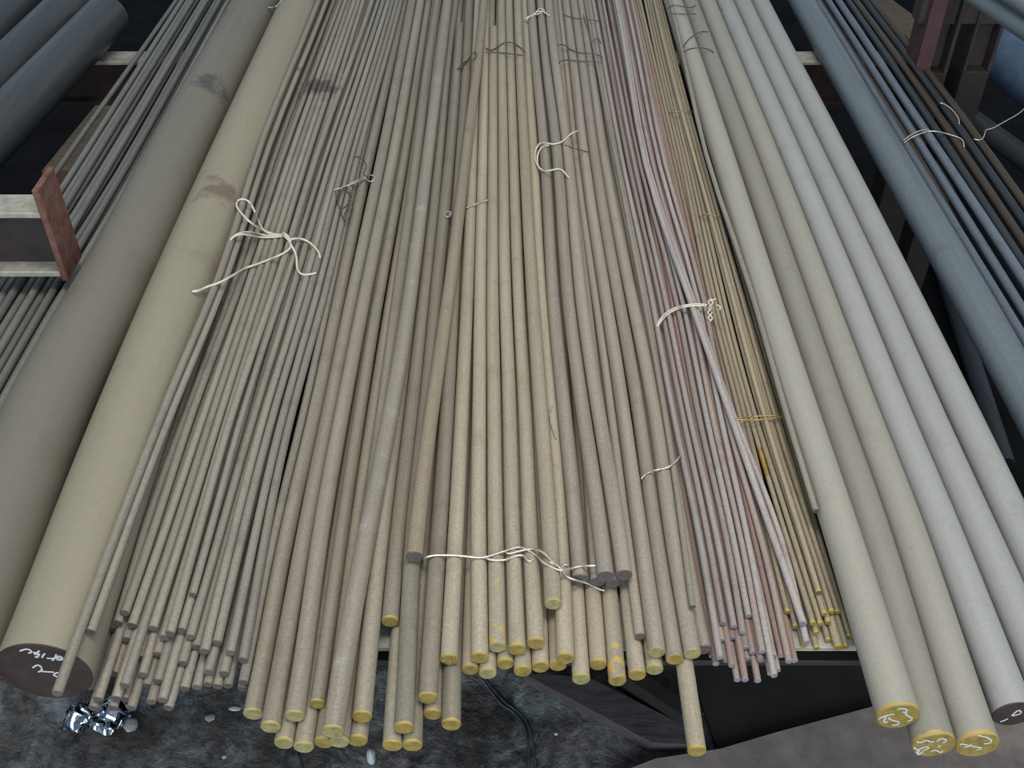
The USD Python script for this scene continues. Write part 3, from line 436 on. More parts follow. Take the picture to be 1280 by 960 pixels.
def shaft(r, Y, X, Z, sides):
    a = np.linspace(0, 2 * np.pi, sides, endpoint=False)
    rr = np.full(len(Y), r); ca, sa = np.cos(a), np.sin(a)
    P = np.stack([X[:, None] + rr[:, None] * ca, np.repeat(Y[:, None], sides, 1), Z[:, None] + rr[:, None] * sa], -1)
    V = P.reshape(-1, 3); i, k = np.meshgrid(np.arange(len(Y) - 1), np.arange(sides), indexing='ij'); k2 = (k + 1) % sides
    A, B = i * sides, (i + 1) * sides
    F = np.concatenate([np.stack([A + k, B + k, B + k2], -1).reshape(-1, 3), np.stack([A + k, B + k2, A + k2], -1).reshape(-1, 3)])
    n = len(V); V = np.vstack([V, P[0], P[-1], [[X[0], Y[0], Z[0]]], [[X[-1], Y[-1], Z[-1]]]])
    k = np.arange(sides); k2 = (k + 1) % sides; c0 = n + 2 * sides
    F = np.vstack([F, np.stack([np.full(sides, c0), n + k, n + k2], -1), np.stack([np.full(sides, c0 + 1), n + sides + k2, n + sides + k], -1)])
    return V, F
def end_face(r, sides, rough=False, seed=0):
    """A cut end: chamfer and slightly dished disc, facing -y, its rim at the origin plane."""
    a = np.linspace(0, 2 * np.pi, sides, endpoint=False); g = np.random.default_rng(seed)
    c = min(.0012, r * .12); rings = [(r, 0), (r - c, -c), (r * .6, -c * (.85)), (r * .25, -c * .8)]
    V = []
    for q_, (rad, y) in enumerate(rings):
        w = g.normal(0, r * .06, sides) if rough and q_ else np.zeros(sides)
        V.append(np.stack([rad * np.cos(a), y + w, rad * np.sin(a)], -1))
    V = np.vstack(V + [[[0, -c * .8, 0]]]); F = []
    for i in range(3):
        for k in range(sides):
            k2 = (k + 1) % sides; A, B = i * sides, (i + 1) * sides
            F += [(A + k, A + k2, B + k2), (A + k, B + k2, B + k)]
    F += [(3 * sides + k, 3 * sides + (k + 1) % sides, 4 * sides) for k in range(sides)]
    return trimesh.Trimesh(V, F, process=False)
CHALK = {  # strokes seen on the cut ends, as pixels of the photograph, put on the end's own plane
 'C0': (0, 790, 9.846, [[(245,235),(300,215),(355,215),(385,240),(345,258)],[(405,250),(450,258),(490,280)],[(485,230),(440,265),(420,272)],[(430,278),(475,275),(455,310),(435,300)],[(555,265),(530,290),(520,315)],
     [(575,320),(640,325),(700,320),(760,325)],[(695,275),(665,330),(640,350)],[(700,315),(740,300),(770,320),(740,345),(700,330)],[(405,440),(440,415),(480,410),(515,450),(500,480),(470,490)],[(510,485),(600,490),(665,495)],[(720,500),(680,510),(665,530),(700,550),(720,560)]]),
 'J0': (1080, 860, 6.4, [[(115,250),(165,225),(200,215),(245,210)],[(150,235),(180,225),(160,260),(165,275),(190,270)],[(200,235),(235,260),(280,275),(270,290),(225,295)],[(270,175),(300,165),(335,170),(340,190),(310,190)],[(335,190),(355,225),(385,245),(350,265)]]),
 'J1': (1080, 860, 6.4, [[(425,425),(460,435),(500,420),(530,430),(560,425)],[(585,430),(625,405),(655,415),(630,440)],[(400,475),(440,490),(480,475),(515,475),(470,500)],[(415,520),(440,500),(430,530),(470,510)],[(540,510),(580,500),(610,515),(630,500)],[(590,470),(615,465)]]),
 'J2': (1080, 860, 6.4, [[(770,455),(800,450),(840,465),(800,470)],[(850,450),(890,470),(940,480),(900,495)],[(910,380),(960,390),(1010,410),(1015,435),(960,445)]]),
 'J3': (1080, 860, 6.4, [[(1090,270),(1120,260),(1150,245)],[(1180,220),(1210,195),(1240,180),(1255,200),(1220,215),(1190,225)]]),
}
ORD = 'first second third fourth fifth sixth seventh eighth ninth tenth eleventh twelfth thirteenth fourteenth fifteenth sixteenth seventeenth eighteenth nineteenth twentieth'.split()
SPECIAL = {}   # (group, end x) -> label
SPECIAL.update({
 ('D', 75, 867): 'thin grey rod jutting far out, lying across the dark chalked end of the thick bar',
 ('D', 241.5, 745): 'shortest thin rod on top of the left bundle, ending well behind its neighbours',
 ('D', 157, 857): 'long thin rod of the upper row jutting between two shorter ones, left bundle',
 ('D', 125, 874): 'long thin rod jutting down to just above the crumpled foil',
 ('D', 208.5, 875): 'long thin rod jutting lowest near the middle of the left bundle',
 ('E', 415, 914): 'shiny scaled bar crossing diagonally over the other yellow-ended bars',
 ('E', 397.5, 880): 'slimmer bar ending short beside the shiny diagonal bar, yellow end',
 ('E', 488, 778): 'short bar ending early above the dark gap in the yellow-ended stack',
 ('E', 507, 910): 'olive bar with bright yellow end, right of the dark gap, its far end in sight',
 ('E', 535, 893): 'grey-tinged bar end directly under another yellow end, right of the gap',
 ('F', 561, 824): 'tan bar with a rough torn white end, leftmost of the middle stack',
 ('F', 622, 809): 'tan bar with a long yellow paint patch near its end, middle of stack',
 ('F', 692, 757): 'tan bar lying on top of its neighbours and ending short under the loose wire',
 ('F', 771, 851): 'tan bar with yellow paint smeared around its lowest-hanging end',
 ('X', 517, 697): 'brownish bar lying slantwise on top, its dark end left of the tie wire',
 ('G', 801, 796): 'dark small-ended thin bar beside the pale wide bar, lower middle',
 ('G', 864, 761): 'very thin rod lying along the bar left of the mauve rods',
 ('G', 871, 939): 'pale bar sticking out alone far below all others, yellow end',
 ('G', 726, 724.5): 'grey-brown bar ending just above the bright bent wire tip',
 ('G', 781, 720): 'grey-brown bar with dark end, right one of the pair ending side by side',
 ('G', 758, 722): 'grey-brown bar with dark end, left one of the pair ending side by side',
 ('G', 824, 815): 'wide pale bar right of the small dark-ended thin bar',
 ('G', 892, 812): 'bluish medium rod along the left edge of the mauve rods',
 ('H', 1006, 780): 'pale lavender rod lying slantwise across the mauve and yellow-tipped rods',
 ('H', 1007, 803): 'pale rod under the slanting lavender one, ending just below it',
 ('I', 1024, 742): 'thin rod with a reddish cut end above the yellow tips',
 ('I', 1017, 781): 'single thin rod lying along the thick grey bar, ending early',
 'J0': 'leftmost thick grey bar of the right row, its yellow end marked in chalk',
 'J1': 'thick grey bar second in the right row, chalked yellow end reaching lowest',
 'J2': 'thick grey bar third in the right row with a dull yellow chalked end',
 'J3': 'thick grey bar fourth in the right row, dark brown chalked end in the corner',
 'J4': 'thick grey bar fifth in the right row, leaving the picture at the right',
 'J5': 'bluish thick bar at the right edge of the row beside the black gap',
 'C0': 'thick tan bar with a dark brown cut end written on in chalk',
 'C1': 'outer thick tan bar at the left, left of the chalked one, end out of sight',
 'K0': 'thick blue-grey bar standing apart beyond the black gap on the right',
 'B13': 'single thin rod apart at upper left, running behind the rusty end plate',
})

GROUPTXT = {'D': ('thin_rod', 'thin grey-brown rod', 'left bundle', 'thin grey rods in the left bundle'), 'E': ('steel_bar', 'olive-grey steel bar', 'left yellow-ended stack', 'olive bars of the left stack'),
            'F': ('steel_bar', 'tan steel bar', 'middle yellow-ended stack', 'tan bars of the middle stack'), 'G': ('steel_bar', 'grey-brown steel bar', 'bundle right of the middle', 'grey-brown bars right of the middle'),
            'H': ('thin_rod', 'thin mauve rod', 'fanned reddish bundle', 'mauve rods of the fanned bundle'), 'I': ('thin_rod', 'thin yellowish rod', 'small yellow-tipped bundle', 'yellow-tipped thin rods'),
            'L': ('slim_rod', 'slim dark rod', 'far right wired bunch', 'slim rods of the far right bunch'), 'B': ('slim_rod', 'slim lead-grey rod', 'bunch left of the thick bars', 'slim rods left of the thick bars')}
ROWN = {'D': {0: 'bottom', 1: 'middle', 2: 'upper', 3: 'topmost'}, 'E': {0: 'bottom', 1: 'upper', 2: 'top'}, 'F': {0: 'bottom', 1: 'upper', 2: 'top'}, 'G': {0: 'bottom', 1: 'middle', 2: 'upper'},
        'H': {0: 'bottom', 1: 'middle', 2: 'upper', 3: 'topmost', 4: 'top'}, 'I': {0: 'bottom', 1: 'middle', 2: 'upper', 3: 'top'}, 'L': {0: 'lower', 1: 'upper'}, 'B': {0: 'lower', 1: 'upper'}}
def xkey(r): return r['ex'] if r['ex'] > -900 else float(r['fx'](2.0))
cnt = {}
for i, r in enumerate(RODS):
    g = r['g']; sib = [s for s in RODS if s['g'] == g and s['l'] == r['l'] and (g, s['ex'], s['ey']) not in SPECIAL]
    key = (g, round(r['ex'], 1)); idx = sum(1 for s in RODS[:i] if s['g'] == g); gi = f'{g}{idx}'
    if (g, r['ex'], r['ey']) in SPECIAL or gi in SPECIAL:
        label = SPECIAL.get((g, r['ex'], r['ey'])) or SPECIAL[gi]
    else:
        sib.sort(key=xkey); k = [s is r for s in sib].index(True)
        nm = ORD[k] if k else ('leftmost' if len(sib) > 1 else 'only one')
        pos = (nm + ' from left') if k else nm
        label = f"{GROUPTXT[g][1]}, {pos}, {ROWN[g][r['l']]} row of the {GROUPTXT[g][2]}"
    name, cat, group = {'J': ('round_bar', 'bar', 'grey round bars on the right'), 'C': ('thick_round_bar', 'bar', 'thick tan bars on the left'), 'K': ('round_bar', 'bar', None), 'X': ('steel_bar', 'bar', 'tan bars of the middle stack')}.get(g) or (GROUPTXT[g][0], 'rod' if 'rod' in GROUPTXT[g][0] else 'bar', GROUPTXT[g][3])
    rad, y0, y1 = r['r'], r['y0'], r['y1']
    sides = 12 if rad < .006 else 14 if rad < .01 else 20 if rad < .02 else 32 if rad < .03 else 48
    Y = np.concatenate([np.linspace(y0, 1.6, 14), np.linspace(1.75, 3.4, 10), np.linspace(3.8, 6, 6)]) if y1 > 5 else np.linspace(y0, y1, 26)
    X, Z = r['fx'](Y), r['fz'](Y); o = np.array([X[0], y0, Z[0]])
    mk = g
    if g == 'E' and r['n'] == 'cross': mk = 'Ecross'
    if g == 'F' and r['n'] == 'paint': mk = 'Fpaint'
    if g == 'H': mk = 'Hlav' if r['n'] == 'cross' or r['l'] >= 2 and idx % 2 == 0 else ('Hred' if r['l'] == 1 and idx % 3 else 'H')
    if g == 'J' and idx >= 3: mk = 'J2'
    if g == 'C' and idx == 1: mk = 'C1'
    if g == 'L' and r['n'] in ('brown', 'dark'): mk = 'L' + r['n']
    if g == 'G' and abs(r['ex'] - 871) < 1: mk = 'F'
    if g == 'G' and r['n'] == 'thin' or g == 'I' and r['n'] == 'single': mk = 'D'
    if g in 'LBK':                            # near ends lie outside the picture: the rod is one mesh
        p = obj(name, shaft(rad, Y, X, Z, sides), M[mk], smooth=40); tag(p, label, cat, group); continue
    t = thing(name, label, cat, o, group)
    obj('shaft', shaft(rad, Y - y0, X - o[0], Z - o[2], sides), M[mk], t, smooth=40)
    ek = {'D': 'end_steel', 'E': 'end_yellow', 'F': 'end_yellow', 'X': 'end_steel', 'G': 'end_steel', 'H': 'end_mauve', 'I': 'end_yellow', 'J': 'end_yellow', 'C': 'end_brown'}[g]
    if g == 'D' and idx % 3 == 0: ek = 'end_rust'
    if g == 'E' and r['ex'] < 440 and idx % 4 != 3: ek = 'end_olive'
    if g == 'F' and r['ex'] in (622, 728.6, 692, 818): ek = 'end_olive'
    if g == 'G' and (r['ex'] in (824, 840, 865, 871)): ek = 'end_olive' if r['ex'] in (824, 865) else 'end_yellow'
    if g == 'J' and idx >= 3: ek = 'end_brown'
    if g == 'I' and r['n'] == 'single': ek = 'end_steel'
    if r['n'] in ('red', 'dark'): ek = 'end_rust'
    ef = obj('end_face', end_face(rad, sides, r['n'] == 'rough', i), M[ek], t, smooth=35)
    if g == 'I' and r['ex'] == 1017 and r['ey'] == 781:            # golden glint below the brass wire, put in as a bright sleeve
        ya, yb = at_z(940, 592, o[2])[1], at_z(938, 556, o[2])[1]; Yp = np.linspace(ya, yb, 8)
        tag(obj('bright_patch', shaft(rad * 1.05, Yp - y0, r['fx'](Yp) - o[0], r['fz'](Yp) - o[2], sides), M['brass'], t, smooth=40), 'golden glint made as a bright sleeve')
    lab = {'end_yellow': 'yellow-painted end', 'end_olive': 'pale green-yellow painted end', 'end_brown': 'dark brown cut end'}.get(ek)
    if lab: tag(ef, lab)
    if gi in CHALK:
        ox, oy, sc, strokes = CHALK[gi]
        yc = y0 - min(.0012, rad * .12)
        for s in strokes:
            P = np.array([at_y(ox + a / sc, oy + b / sc, yc) for a, b in s]) - o
            m = tube(catmull(P, 5), (.0013 if g == 'J' else .0015), 6); m.vertices[:, 1] = P[0][1] + (m.vertices[:, 1] - P[0][1]) * .35
            tag(obj('chalk_mark', m, M['chalk'], ef, smooth=True), 'white chalk writing')

# ---------------------------------------------------------------- surfaces under a pixel (where wires lie)
YY = np.linspace(.5, 6, 900)
RX = np.array([np.where((YY > r['y0']) & (YY < r['y1']), r['fx'](YY), 99) for r in RODS]); RZ = np.array([r['fz'](YY) for r in RODS]); RR = np.array([r['r'] for r in RODS])
def surf(px, row, lift):
    d = ray(px, row)
    for tt in np.linspace((ZC - ZS - .12) / -d[2], (ZC - ZS) / -d[2], 60):
        q_ = EYE + d * tt; k = int(np.clip((q_[1] - .5) / 5.5 * 899, 0, 899))
        if (np.hypot(RX[:, k] - q_[0], RZ[:, k] - q_[2]) < RR + .0005).any() or q_[2] < ZS: return EYE + d * tt + np.array([0, 0, lift])
    return EYE + d * tt + np.array([0, 0, lift])
def tie(name, label, cat, ox, oy, sc, strands, r, mat, lift=None):
    Ps = []
    for q_ in strands:
        if len(q_) > 2: q_ = [tuple(v) for v in catmull([(a, b, 0) for a, b in q_], 4)[:, :2]]
        d = np.array([ray(ox + a / sc, oy + b / sc) for a, b in q_]); z = np.array([surf(ox + a / sc, oy + b / sc, (lift if lift is not None else r * 1.2))[2] for a, b in q_])
        if len(z) > 4:                                    # a stiff wire bridges from rod to rod
            zz = np.r_[z[0], z[0], z[0], z, z[-1], z[-1], z[-1]]; m = np.max([zz[i:i + len(z)] for i in range(7)], 0)
            m[1:-1] = (m[:-2] + 2 * m[1:-1] + m[2:]) / 4; z = np.maximum(z, m)
        Ps.append(EYE + d * ((z - ZC) / d[:, 2])[:, None])
    o = Ps[0][0]; t = thing(name, label, cat, o)
    for P in Ps: obj('strand', tube(catmull(P - o, 2 if len(P) > 8 else 6), r, 8), M[mat], t, smooth=True)
# ---------------------------------------------------------------- tie wires
tie('twine_bow', 'white twine bow tied round the left thin-rod bundle with a long loose tail', 'twine', 260, 180, 5.333, [
    [(480,605),(400,588),(300,535),(225,465),(190,405),(205,375),(245,370),(285,400),(320,475),(350,545),(390,590),(470,615)],
    [(150,640),(190,605),(250,588),(330,598),(410,612),(490,605),(520,622)], [(155,634),(230,602),(320,617),(420,622),(500,615)],
    [(545,640),(590,630),(640,638),(690,668),(735,720),(745,760)],
    [(550,690),(500,730),(420,765),(330,800),(250,828),(150,885),(60,930),(0,950),(-50,972),(-105,982)],
    [(540,650),(570,700),(590,760),(595,830),(620,865),(670,870),(720,860)], [(490,600),(530,612),(550,650),(530,636),(500,600)], [(500,592),(535,630),(552,690)]], .0022, 'twine')
tie('tie_wire', 'pale tie wire with a small twisted eye on the rods below the stained patch', 'wire', 260, 180, 5.333, [
    [(1050,225),(1075,207),(1105,215),(1110,238),(1085,250),(1058,238),(1050,225)], [(1052,228),(1000,240),(940,270),(880,295),(840,305)], [(1050,235),(990,255),(930,282)]], .0016, 'wire')
tie('tie_wire', 'dark thin strands scribbled round rods beside the small wire eye', 'wire', 260, 180, 5.333, [
    [(850,310),(870,370),(900,300),(960,360)], [(860,350),(905,425),(945,360),(900,310)], [(880,430),(940,490),(962,400),(910,470),(930,520)], [(970,90),(1000,85),(1035,110),(1055,150),(1040,190),(1055,215)]], .0011, 'wire_dark')  # thin dark strands drawn round and above the eye
tie('tie_wire', 'rusty brown twisted wire near the top of the middle bars', 'wire', 560, 0, 4, [
    [(45,345),(75,330),(100,300),(135,262),(140,288),(105,302),(70,345)], [(190,240),(230,246),(280,215),(330,218),(370,245),(385,262)], [(188,262),(240,262),(300,268),(375,276)]], .0015, 'wire_dark')
tie('tie_wire', 'short pale wire with a knot beside the slanting brownish bar', 'wire', 560, 200, 4, [
    [(-22,265),(0,285),(15,270),(2,258),(-10,268)], [(5,275),(20,260)], [(92,240),(140,220),(200,200)]], .0015, 'wire')
tie('tie_wire', 'pale doubled wire knot at the top of the grey-brown bundle', 'wire', 640, 0, 5.333, [
    [(85,140),(110,112),(150,92),(190,58),(215,70),(180,92),(140,100),(100,130)], [(190,58),(230,92),(250,104)], [(130,112),(175,78),(228,86)]], .0020, 'twine')
tie('tie_wire', 'dark double wire band round the grey-brown bundle near the top', 'wire', 640, 0, 5.333, [
    [(300,305),(350,303),(400,335),(460,352),(530,358),(600,380)], [(312,420),(350,402),(420,405),(500,410),(600,412)]], .0014, 'wire_dark')
tie('tie_wire', 'faint dark wire curls on the dark gap at the top centre', 'wire', 640, 0, 5.333, [
    [(345,95),(420,120),(500,130),(550,136),(595,146)], [(540,270),(572,258),(592,290)], [(478,100),(492,160),(512,190)]], .0011, 'wire_dark')
tie('tie_wire', 'white bent wire hook on the grey-brown bundle, open to the right', 'wire', 560, 0, 4, [
    [(650,655),(605,678),(575,705),(520,720),(465,715),(440,748),(435,790),(455,838),(490,855),(550,845),(580,860),(605,890)], [(505,728),(458,752),(448,815),(470,848)]], .0018, 'twine')
tie('tie_wire', 'thin dark wire end right of the white wire hook', 'wire', 560, 0, 4, [[(585,725),(640,745),(705,760)]], .0011, 'wire_dark')
tie('tie_wire', 'short pale wire bit between the tan and the grey-brown bars', 'wire', 520, 480, 4, [[(680,115),(671,150),(672,180),(682,220),(700,272)]], .0014, 'wire')
tie('tie_wire', 'long bright twisted wire loosely holding the middle tan bars near their ends', 'wire', 510, 670, 4.923, [
    [(90,145),(130,125),(220,118),(320,122),(400,130),(475,130),(560,105),(620,85),(690,70),(740,90),(800,130),(830,160),(890,195),(950,210),(1020,195),(1080,185),(1155,183)],
    [(475,115),(490,140),(560,150),(620,140),(680,120),(715,125),(735,150),(775,140)], [(605,95),(617,108),(700,90),(760,82),(820,95),(870,140),(920,185),(955,212)], [(870,160),(920,182)],
    [(955,215),(970,245),(1030,270),(1100,290),(1150,315),(1210,335)], [(985,182),(960,180),(950,205)]], .0016, 'wire')
tie('tie_wire', 'short wavy pale wire lying on the bars left of the mauve rods', 'wire', 760, 520, 4, [[(165,315),(200,285),(240,270),(290,260),(330,235),(365,195)]], .0014, 'wire')
tie('tie_wire', 'white wire strap with twisted end round the mauve rods', 'wire', 760, 320, 4, [
    [(243,352),(265,312),(310,272),(370,250),(430,241),(495,245)], [(250,350),(272,318),(315,280),(372,257),(430,248),(492,250)],
    [(520,215),(505,240),(516,262),(500,282),(516,302),(508,326)], [(508,218),(520,242),(504,262),(518,284),(504,304),(514,322)], [(540,215),(510,226)], [(542,245),(560,256),(558,268)]], .0018, 'twine')
tie('tie_wire', 'thin brass wire across the yellowish rods, middle one of the three', 'wire', 760, 180, 6.4, [[(715,575),(760,572),(800,560),(850,570),(905,582)]], .0012, 'wire_brass')
tie('tie_wire', 'doubled brass wire across the yellowish rods near the big grey bar, lowest one', 'wire', 760, 320, 4, [[(640,815),(700,805),(780,800),(875,803)], [(640,817),(720,821),(800,815),(870,806)]], .0012, 'wire_brass')
tie('tie_wire', 'thin brass wire across the yellowish rods, highest one', 'wire', 640, 0, 5.333, [[(1050,748),(1110,745),(1180,740),(1200,750)]], .0012, 'wire_brass')
tie('tie_wire', 'thin dark wires looped over the two leftmost grey bars at the top', 'wire', 800, 0, 4.571, [
    [(245,265),(290,215),(340,185),(390,182)], [(250,295),(300,276),(370,276),(420,300)], [(160,50),(200,30),(260,40),(320,30)], [(170,76),(240,80),(320,80)], [(465,58),(520,15)]], .0013, 'wire_dark')
tie('tie_wire', 'bright wire wrapped round the slim blue rods at the far right', 'wire', 960, 0, 4, [
    [(678,702),(700,685),(740,662),(800,648)], [(682,714),(720,687),(800,656)], [(800,655),(880,665),(930,680),(965,695),(980,735)], [(860,515),(910,540),(950,590),(955,620)]], .0018, 'wire')
tie('tie_wire', 'thin loose wire trailing over the black gap to the right edge', 'wire', 960, 0, 4, [[(1030,695),(1080,680),(1090,650),(1110,645),(1180,610),(1250,570),(1290,530)]], .0014, 'wire', lift=.03)
tie('tie_wire', 'small wire loop on the outer thick tan bar at the top', 'wire', 300, 0, 4, [[(140,35),(160,38),(182,30),(205,5),(212,-20)]], .0018, 'wire')

# ---------------------------------------------------------------- bracket at the left: stub of an I beam with a rusty end plate, above the slim rods
zb = ZS + .052
pb = at_z(86, 352, zb); pf = at_z(103, 320, zb)
XP = (pb[0] + pf[0]) / 2; ya, yb = pb[1], at_z(103, 320, zb)[1] + .0
d = ray(38, 238); zt = EYE[2] + d[2] * (ya / d[1]); d = ray(62, 208); zt = (zt + EYE[2] + d[2] * (yb / d[1])) / 2
t = thing('beam_arm', 'grey I-beam stub with a rusty red end plate, over the slim rods at left', 'beam', (XP, (ya + yb) / 2, zb))
w, H = (yb - ya) / 2, zt - zb
pl = obj('end_plate', box(-.012, 0, -w, w, 0, H, .002), M['rust'], t); tag(pl, 'rusty red end plate')
L = 1.6
z2, z1 = .735 * H, .10 * H
obj('top_flange', box(-L, -.012, -w * .78, w * .78, z2 - .012, z2, .002), M['beam'], t)
obj('web', box(-L, -.012, -.005, .005, z1, z2 - .012), M['post'], t)
obj('bottom_flange', box(-L, -.012, -w * .92, w * .78, z1 - .012, z1, .002), M['beam'], t)
obj('upright', box(-L - .1, -L, -.05, .05, -ZS - .06, z2, .003), M['post'], t)

# ---------------------------------------------------------------- background
def bar3(name, label, p0, p1, r, mat, ext=(0, 0), group=None, sides=32, ring=True):
    p0, p1 = np.array(p0, float), np.array(p1, float); u = (p1 - p0) / np.linalg.norm(p1 - p0); p0 = p0 - u * ext[0]; p1 = p1 + u * ext[1]
    t = thing(name, label, 'bar', p0, group); Lg = np.linalg.norm(p1 - p0)
    m = trimesh.creation.revolve(np.array([(0, .0), (r * .94, 0), (r, r * .06), (r, Lg - r * .06), (r * .94, Lg), (0, Lg)]), sections=sides)
    m.apply_transform(trimesh.geometry.align_vectors([0, 0, 1], u)); obj('shaft', m, M[mat], t, smooth=35)
    return t
za = ZS + .075
bar3('dark_bar', 'dark thick bar at upper left whose rounded far end is in sight', at_z(-6, 166, za), at_z(132, 22, za), .058, 'A', (1.0, .02), 'dark thick bars at upper left')
bar3('dark_bar', 'second dark thick bar at upper left, beyond the one whose end shows', at_z(0, 96, za), at_z(96, 0, za), .058, 'A', (1.0, .8), 'dark thick bars at upper left')
bar3('dark_bar', 'dark thick bar in the very top left corner', at_z(0, 28, za), at_z(38, -10, za), .058, 'A', (1.0, .8), 'dark thick bars at upper left')
# timber under the left rods
def plank(name, label, pts, z0, th, mat, cat='plank'):
    P = [at_z(a, b, z0 + th)[:2] for a, b in pts]
    m = trimesh.creation.extrude_polygon(Polygon(P), th, engine='earcut'); c = np.array([*np.mean(P, 0), z0]); m.apply_translation((-c[0], -c[1], 0))
    o = thing(name, label, cat, c); obj('board', m, M[mat], o, smooth=20); return o
plank('timber', 'brown timber lying in the dark left of the slim rods', [(140, 106), (168, 106), (104, 214), (52, 214)], SUNK_Z, .12, 'timber', 'timber')
plank('timber', 'brown timber lying beyond the slim rods at upper right', [(1070, 2), (1100, -12), (1200, 62), (1186, 72), (1160, 64)], SUNK_Z, .12, 'timber', 'timber')
# post frame at the upper right
def post(px, row, w_px, label, red):
    b = at_z(px, row, ZS); s = w_px / FPX * (CP * b[1] + SP * (ZC - b[2]))
    t = thing('rack_post', label, 'post', (b[0], b[1], 0.0))
    obj('flange', box(-s * .5, -s * .38, -.05, .05, ZS, 2.2, .002), M['post_red' if red else 'post'], t); obj('stub', box(-s * .5, s * .5, -.05, .05, SUNK_Z - .03, ZS, .002), M['near_black'], t); obj('web', box(-s * .38, s * .38, -.006, .006, ZS, 2.2), M['post'], t); obj('flange', box(s * .38, s * .5, -.05, .05, ZS, 2.2, .002), M['post'], t)  # stub near-black: darkness of the gap put into its colour
    if red: obj('side_plate', box(-s * .5 - .004, -s * .1, -.056, -.05, ZS, 2.2), M['post_red'], t)
    return b
b1 = post(1157, 82, 40, 'dark rack post with a reddish side at upper right', True)
b2 = post(1213, 80, 34, 'plain dark rack post at upper right, right of the reddish one', False)
t = thing('cross_tie', 'dark cross piece joining the two posts at the top right', 'beam', ((b1[0] + b2[0]) / 2, b1[1], 0))
zc = EYE[2] + ray(1180, 2)[2] * (b1[1] / ray(1180, 2)[1])
obj('bar', box(b1[0] - b2[0], b2[0] - b1[0], -.03, .03, zc - .05, zc + .05, .003), M['post'], t)
bar3('blue_pipe', 'blue-grey pipe slanting through the top right corner', at_z(1222, -6, .75), at_z(1300, 46, .75), .026, 'K', (.6, .6))
bar3('blue_pipe', 'thin second pipe above it in the very top right corner', at_z(1262, -6, .80), at_z(1300, 18, .80), .02, 'K', (.5, .6))
bar3('blue_drum', 'fat blue-grey pipe end behind the posts at the right edge', at_z(1262, 62, .45), at_z(1330, 112, .45), .095, 'blue_steel', (0, .5))
plank('blue_sheet', 'blue metal sheet seen between the two dark posts', [(1160, 4), (1215, 4), (1215, 46), (1200, 44), (1170, 30)], SUNK_Z + .0, .03, 'blue_steel', 'sheet')
bar3('dark_bar', 'dim dark bar low in the black gap between right bars', at_z(1150, 250, SUNK_Z + .03), at_z(1215, 452, SUNK_Z + .03), .03, 'Ldark', (.3, .5))
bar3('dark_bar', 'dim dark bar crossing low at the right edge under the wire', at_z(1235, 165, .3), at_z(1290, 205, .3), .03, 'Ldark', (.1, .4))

# ---------------------------------------------------------------- things on the ground
plank('old_board', 'dark purplish weathered board on the ground under the middle bars', [(655, 842), (735, 846), (866, 912), (858, 930), (815, 928)], .012, .028, 'wood')
plank('old_board', 'narrow black board behind the weathered one, under the bars', [(770, 838), (800, 838), (868, 884), (856, 896)], .02, .05, 'near_black')
g = np.random.default_rng(4)
# crumpled foil
c = at_z(121, 894, .02); nx, ny = 40, 26
A, Bm = np.meshgrid(np.linspace(-1, 1, nx), np.linspace(-1, 1, ny), indexing='ij')
px_ = np.stack([A * 1.7 + 7, Bm * 1.2, np.zeros_like(A)], -1)
hz = .030 * (1 - A ** 2 * .6) * (1 - Bm ** 2 * .55) + .030 * (np.abs(meshkit.noise(px_, 2) - .5) * 2) + .012 * (np.abs(meshkit.noise(px_ * 2.3, 7) - .5) * 2) - .012
rr = 1 + .12 * np.sin(5 * A + 2) * np.cos(4 * Bm)
V = np.stack([A * .058 * rr, Bm * .034 * rr * (1 - .25 * A ** 2), hz], -1); ii = np.arange(nx * ny).reshape(nx, ny)
F4 = np.stack([ii[:-1, :-1], ii[1:, :-1], ii[1:, 1:], ii[:-1, 1:]], -1).reshape(-1, 4)
V2 = np.concatenate([V.reshape(-1, 3), V.reshape(-1, 3) - [0, 0, .0008]]); F_ = np.concatenate([F4, F4[:, ::-1] + nx * ny])
t = thing('crumpled_foil', 'shiny crumpled foil scrap on the wet ground at lower left', 'foil', (c[0], c[1], float(ground_z(c[0], c[1])) + .004)); obj('foil_sheet', (V2, F_), M['foil'], t, smooth=60)
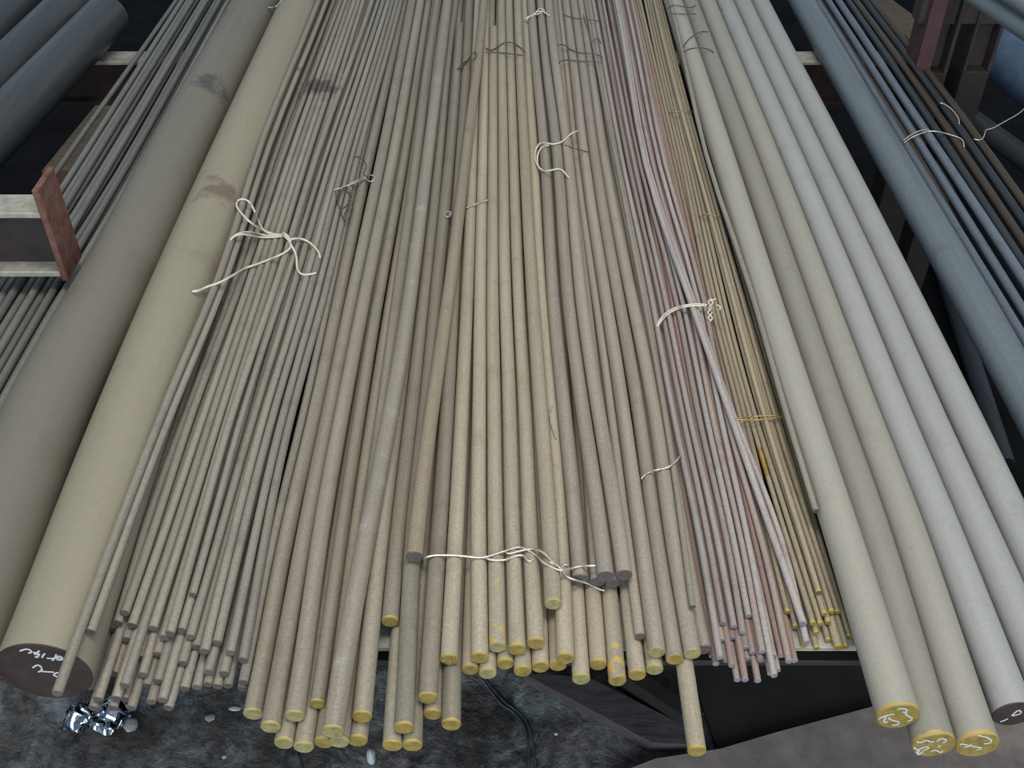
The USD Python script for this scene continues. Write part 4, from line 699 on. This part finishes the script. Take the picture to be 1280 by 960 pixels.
def stone(name, label, px, row, s, mat, flat=.6, cat='stone'):
    c = at_z(px, row, 0); m = trimesh.creation.icosphere(2, 1); n = meshkit.noise(m.vertices * 1.7 + px, 3); m.vertices *= (.75 + .5 * n)[:, None] * np.array(s if np.ndim(s) else (s, s, s * flat))
    m.vertices[:, 2] += -m.vertices[:, 2].min() - .003; t = thing(name, label, cat, (c[0], c[1], float(ground_z(c[0], c[1])))); obj('body', m, M[mat], t, smooth=45)
stone('pebble', 'grey lump beside the crumpled foil', 165, 910, .014, 'stone')
stone('pebble', 'tiny white pebble at the bottom, right of the foil', 281, 947, .0042, 'flake')
stone('pale_flake', 'pale greenish flake standing at the bottom edge', 465, 952, (.007, .012, .02), 'flake', cat='flake')
stone('pebble', 'tiny pale pebble in the middle of the muddy ground', 695, 921, .0035, 'flake')
stone('pale_flake', 'puddle glint made as a small pale shard near the leftmost yellow-ended bar', 293, 886, (.012, .005, .003), 'flake', cat='flake')  # solid pale shape put in where a puddle glints
stone('pale_flake', 'puddle glint made as a small grey shard left of the yellow-ended stack', 263, 899, (.010, .008, .003), 'stone', cat='flake')  # another puddle glint, given a solid grey shape
def ground_wire(name, label, strands, r, mat, cat='wire'):
    Ps = [np.array([at_z(a, b, 0) for a, b in s]) for s in strands]
    for P in Ps: P[:, 2] = ground_z(P[:, 0], P[:, 1]) + r * 1.05
    o = Ps[0][0].copy(); t = thing(name, label, cat, o)
    for P in Ps:
        C = catmull(P - o, 8); C[:, 2] = ground_z(C[:, 0] + o[0], C[:, 1] + o[1]) + r * 1.05 - o[2]; obj('strand', tube(C, r, 8), M[mat], t, smooth=True)
ground_wire('cable', 'thin blue-grey double cable curving down the muddy ground', [[(585, 836), (610, 858), (630, 880), (646, 892), (656, 912), (661, 940), (659, 975)], [(588, 836), (614, 857), (634, 878), (650, 890), (661, 910), (667, 936), (670, 975)]], .0022, 'cable', 'cable')
ground_wire('loose_wire', 'thin V-shaped wire on the ground under the yellow ends', [[(366, 936), (360, 948), (352, 975)], [(367, 936), (374, 948), (380, 975)]], .0015, 'cable')
ground_wire('loose_wire', 'thin pale wire end right of the single protruding bar', [[(878, 893), (888, 897), (901, 901)]], .0015, 'wire')
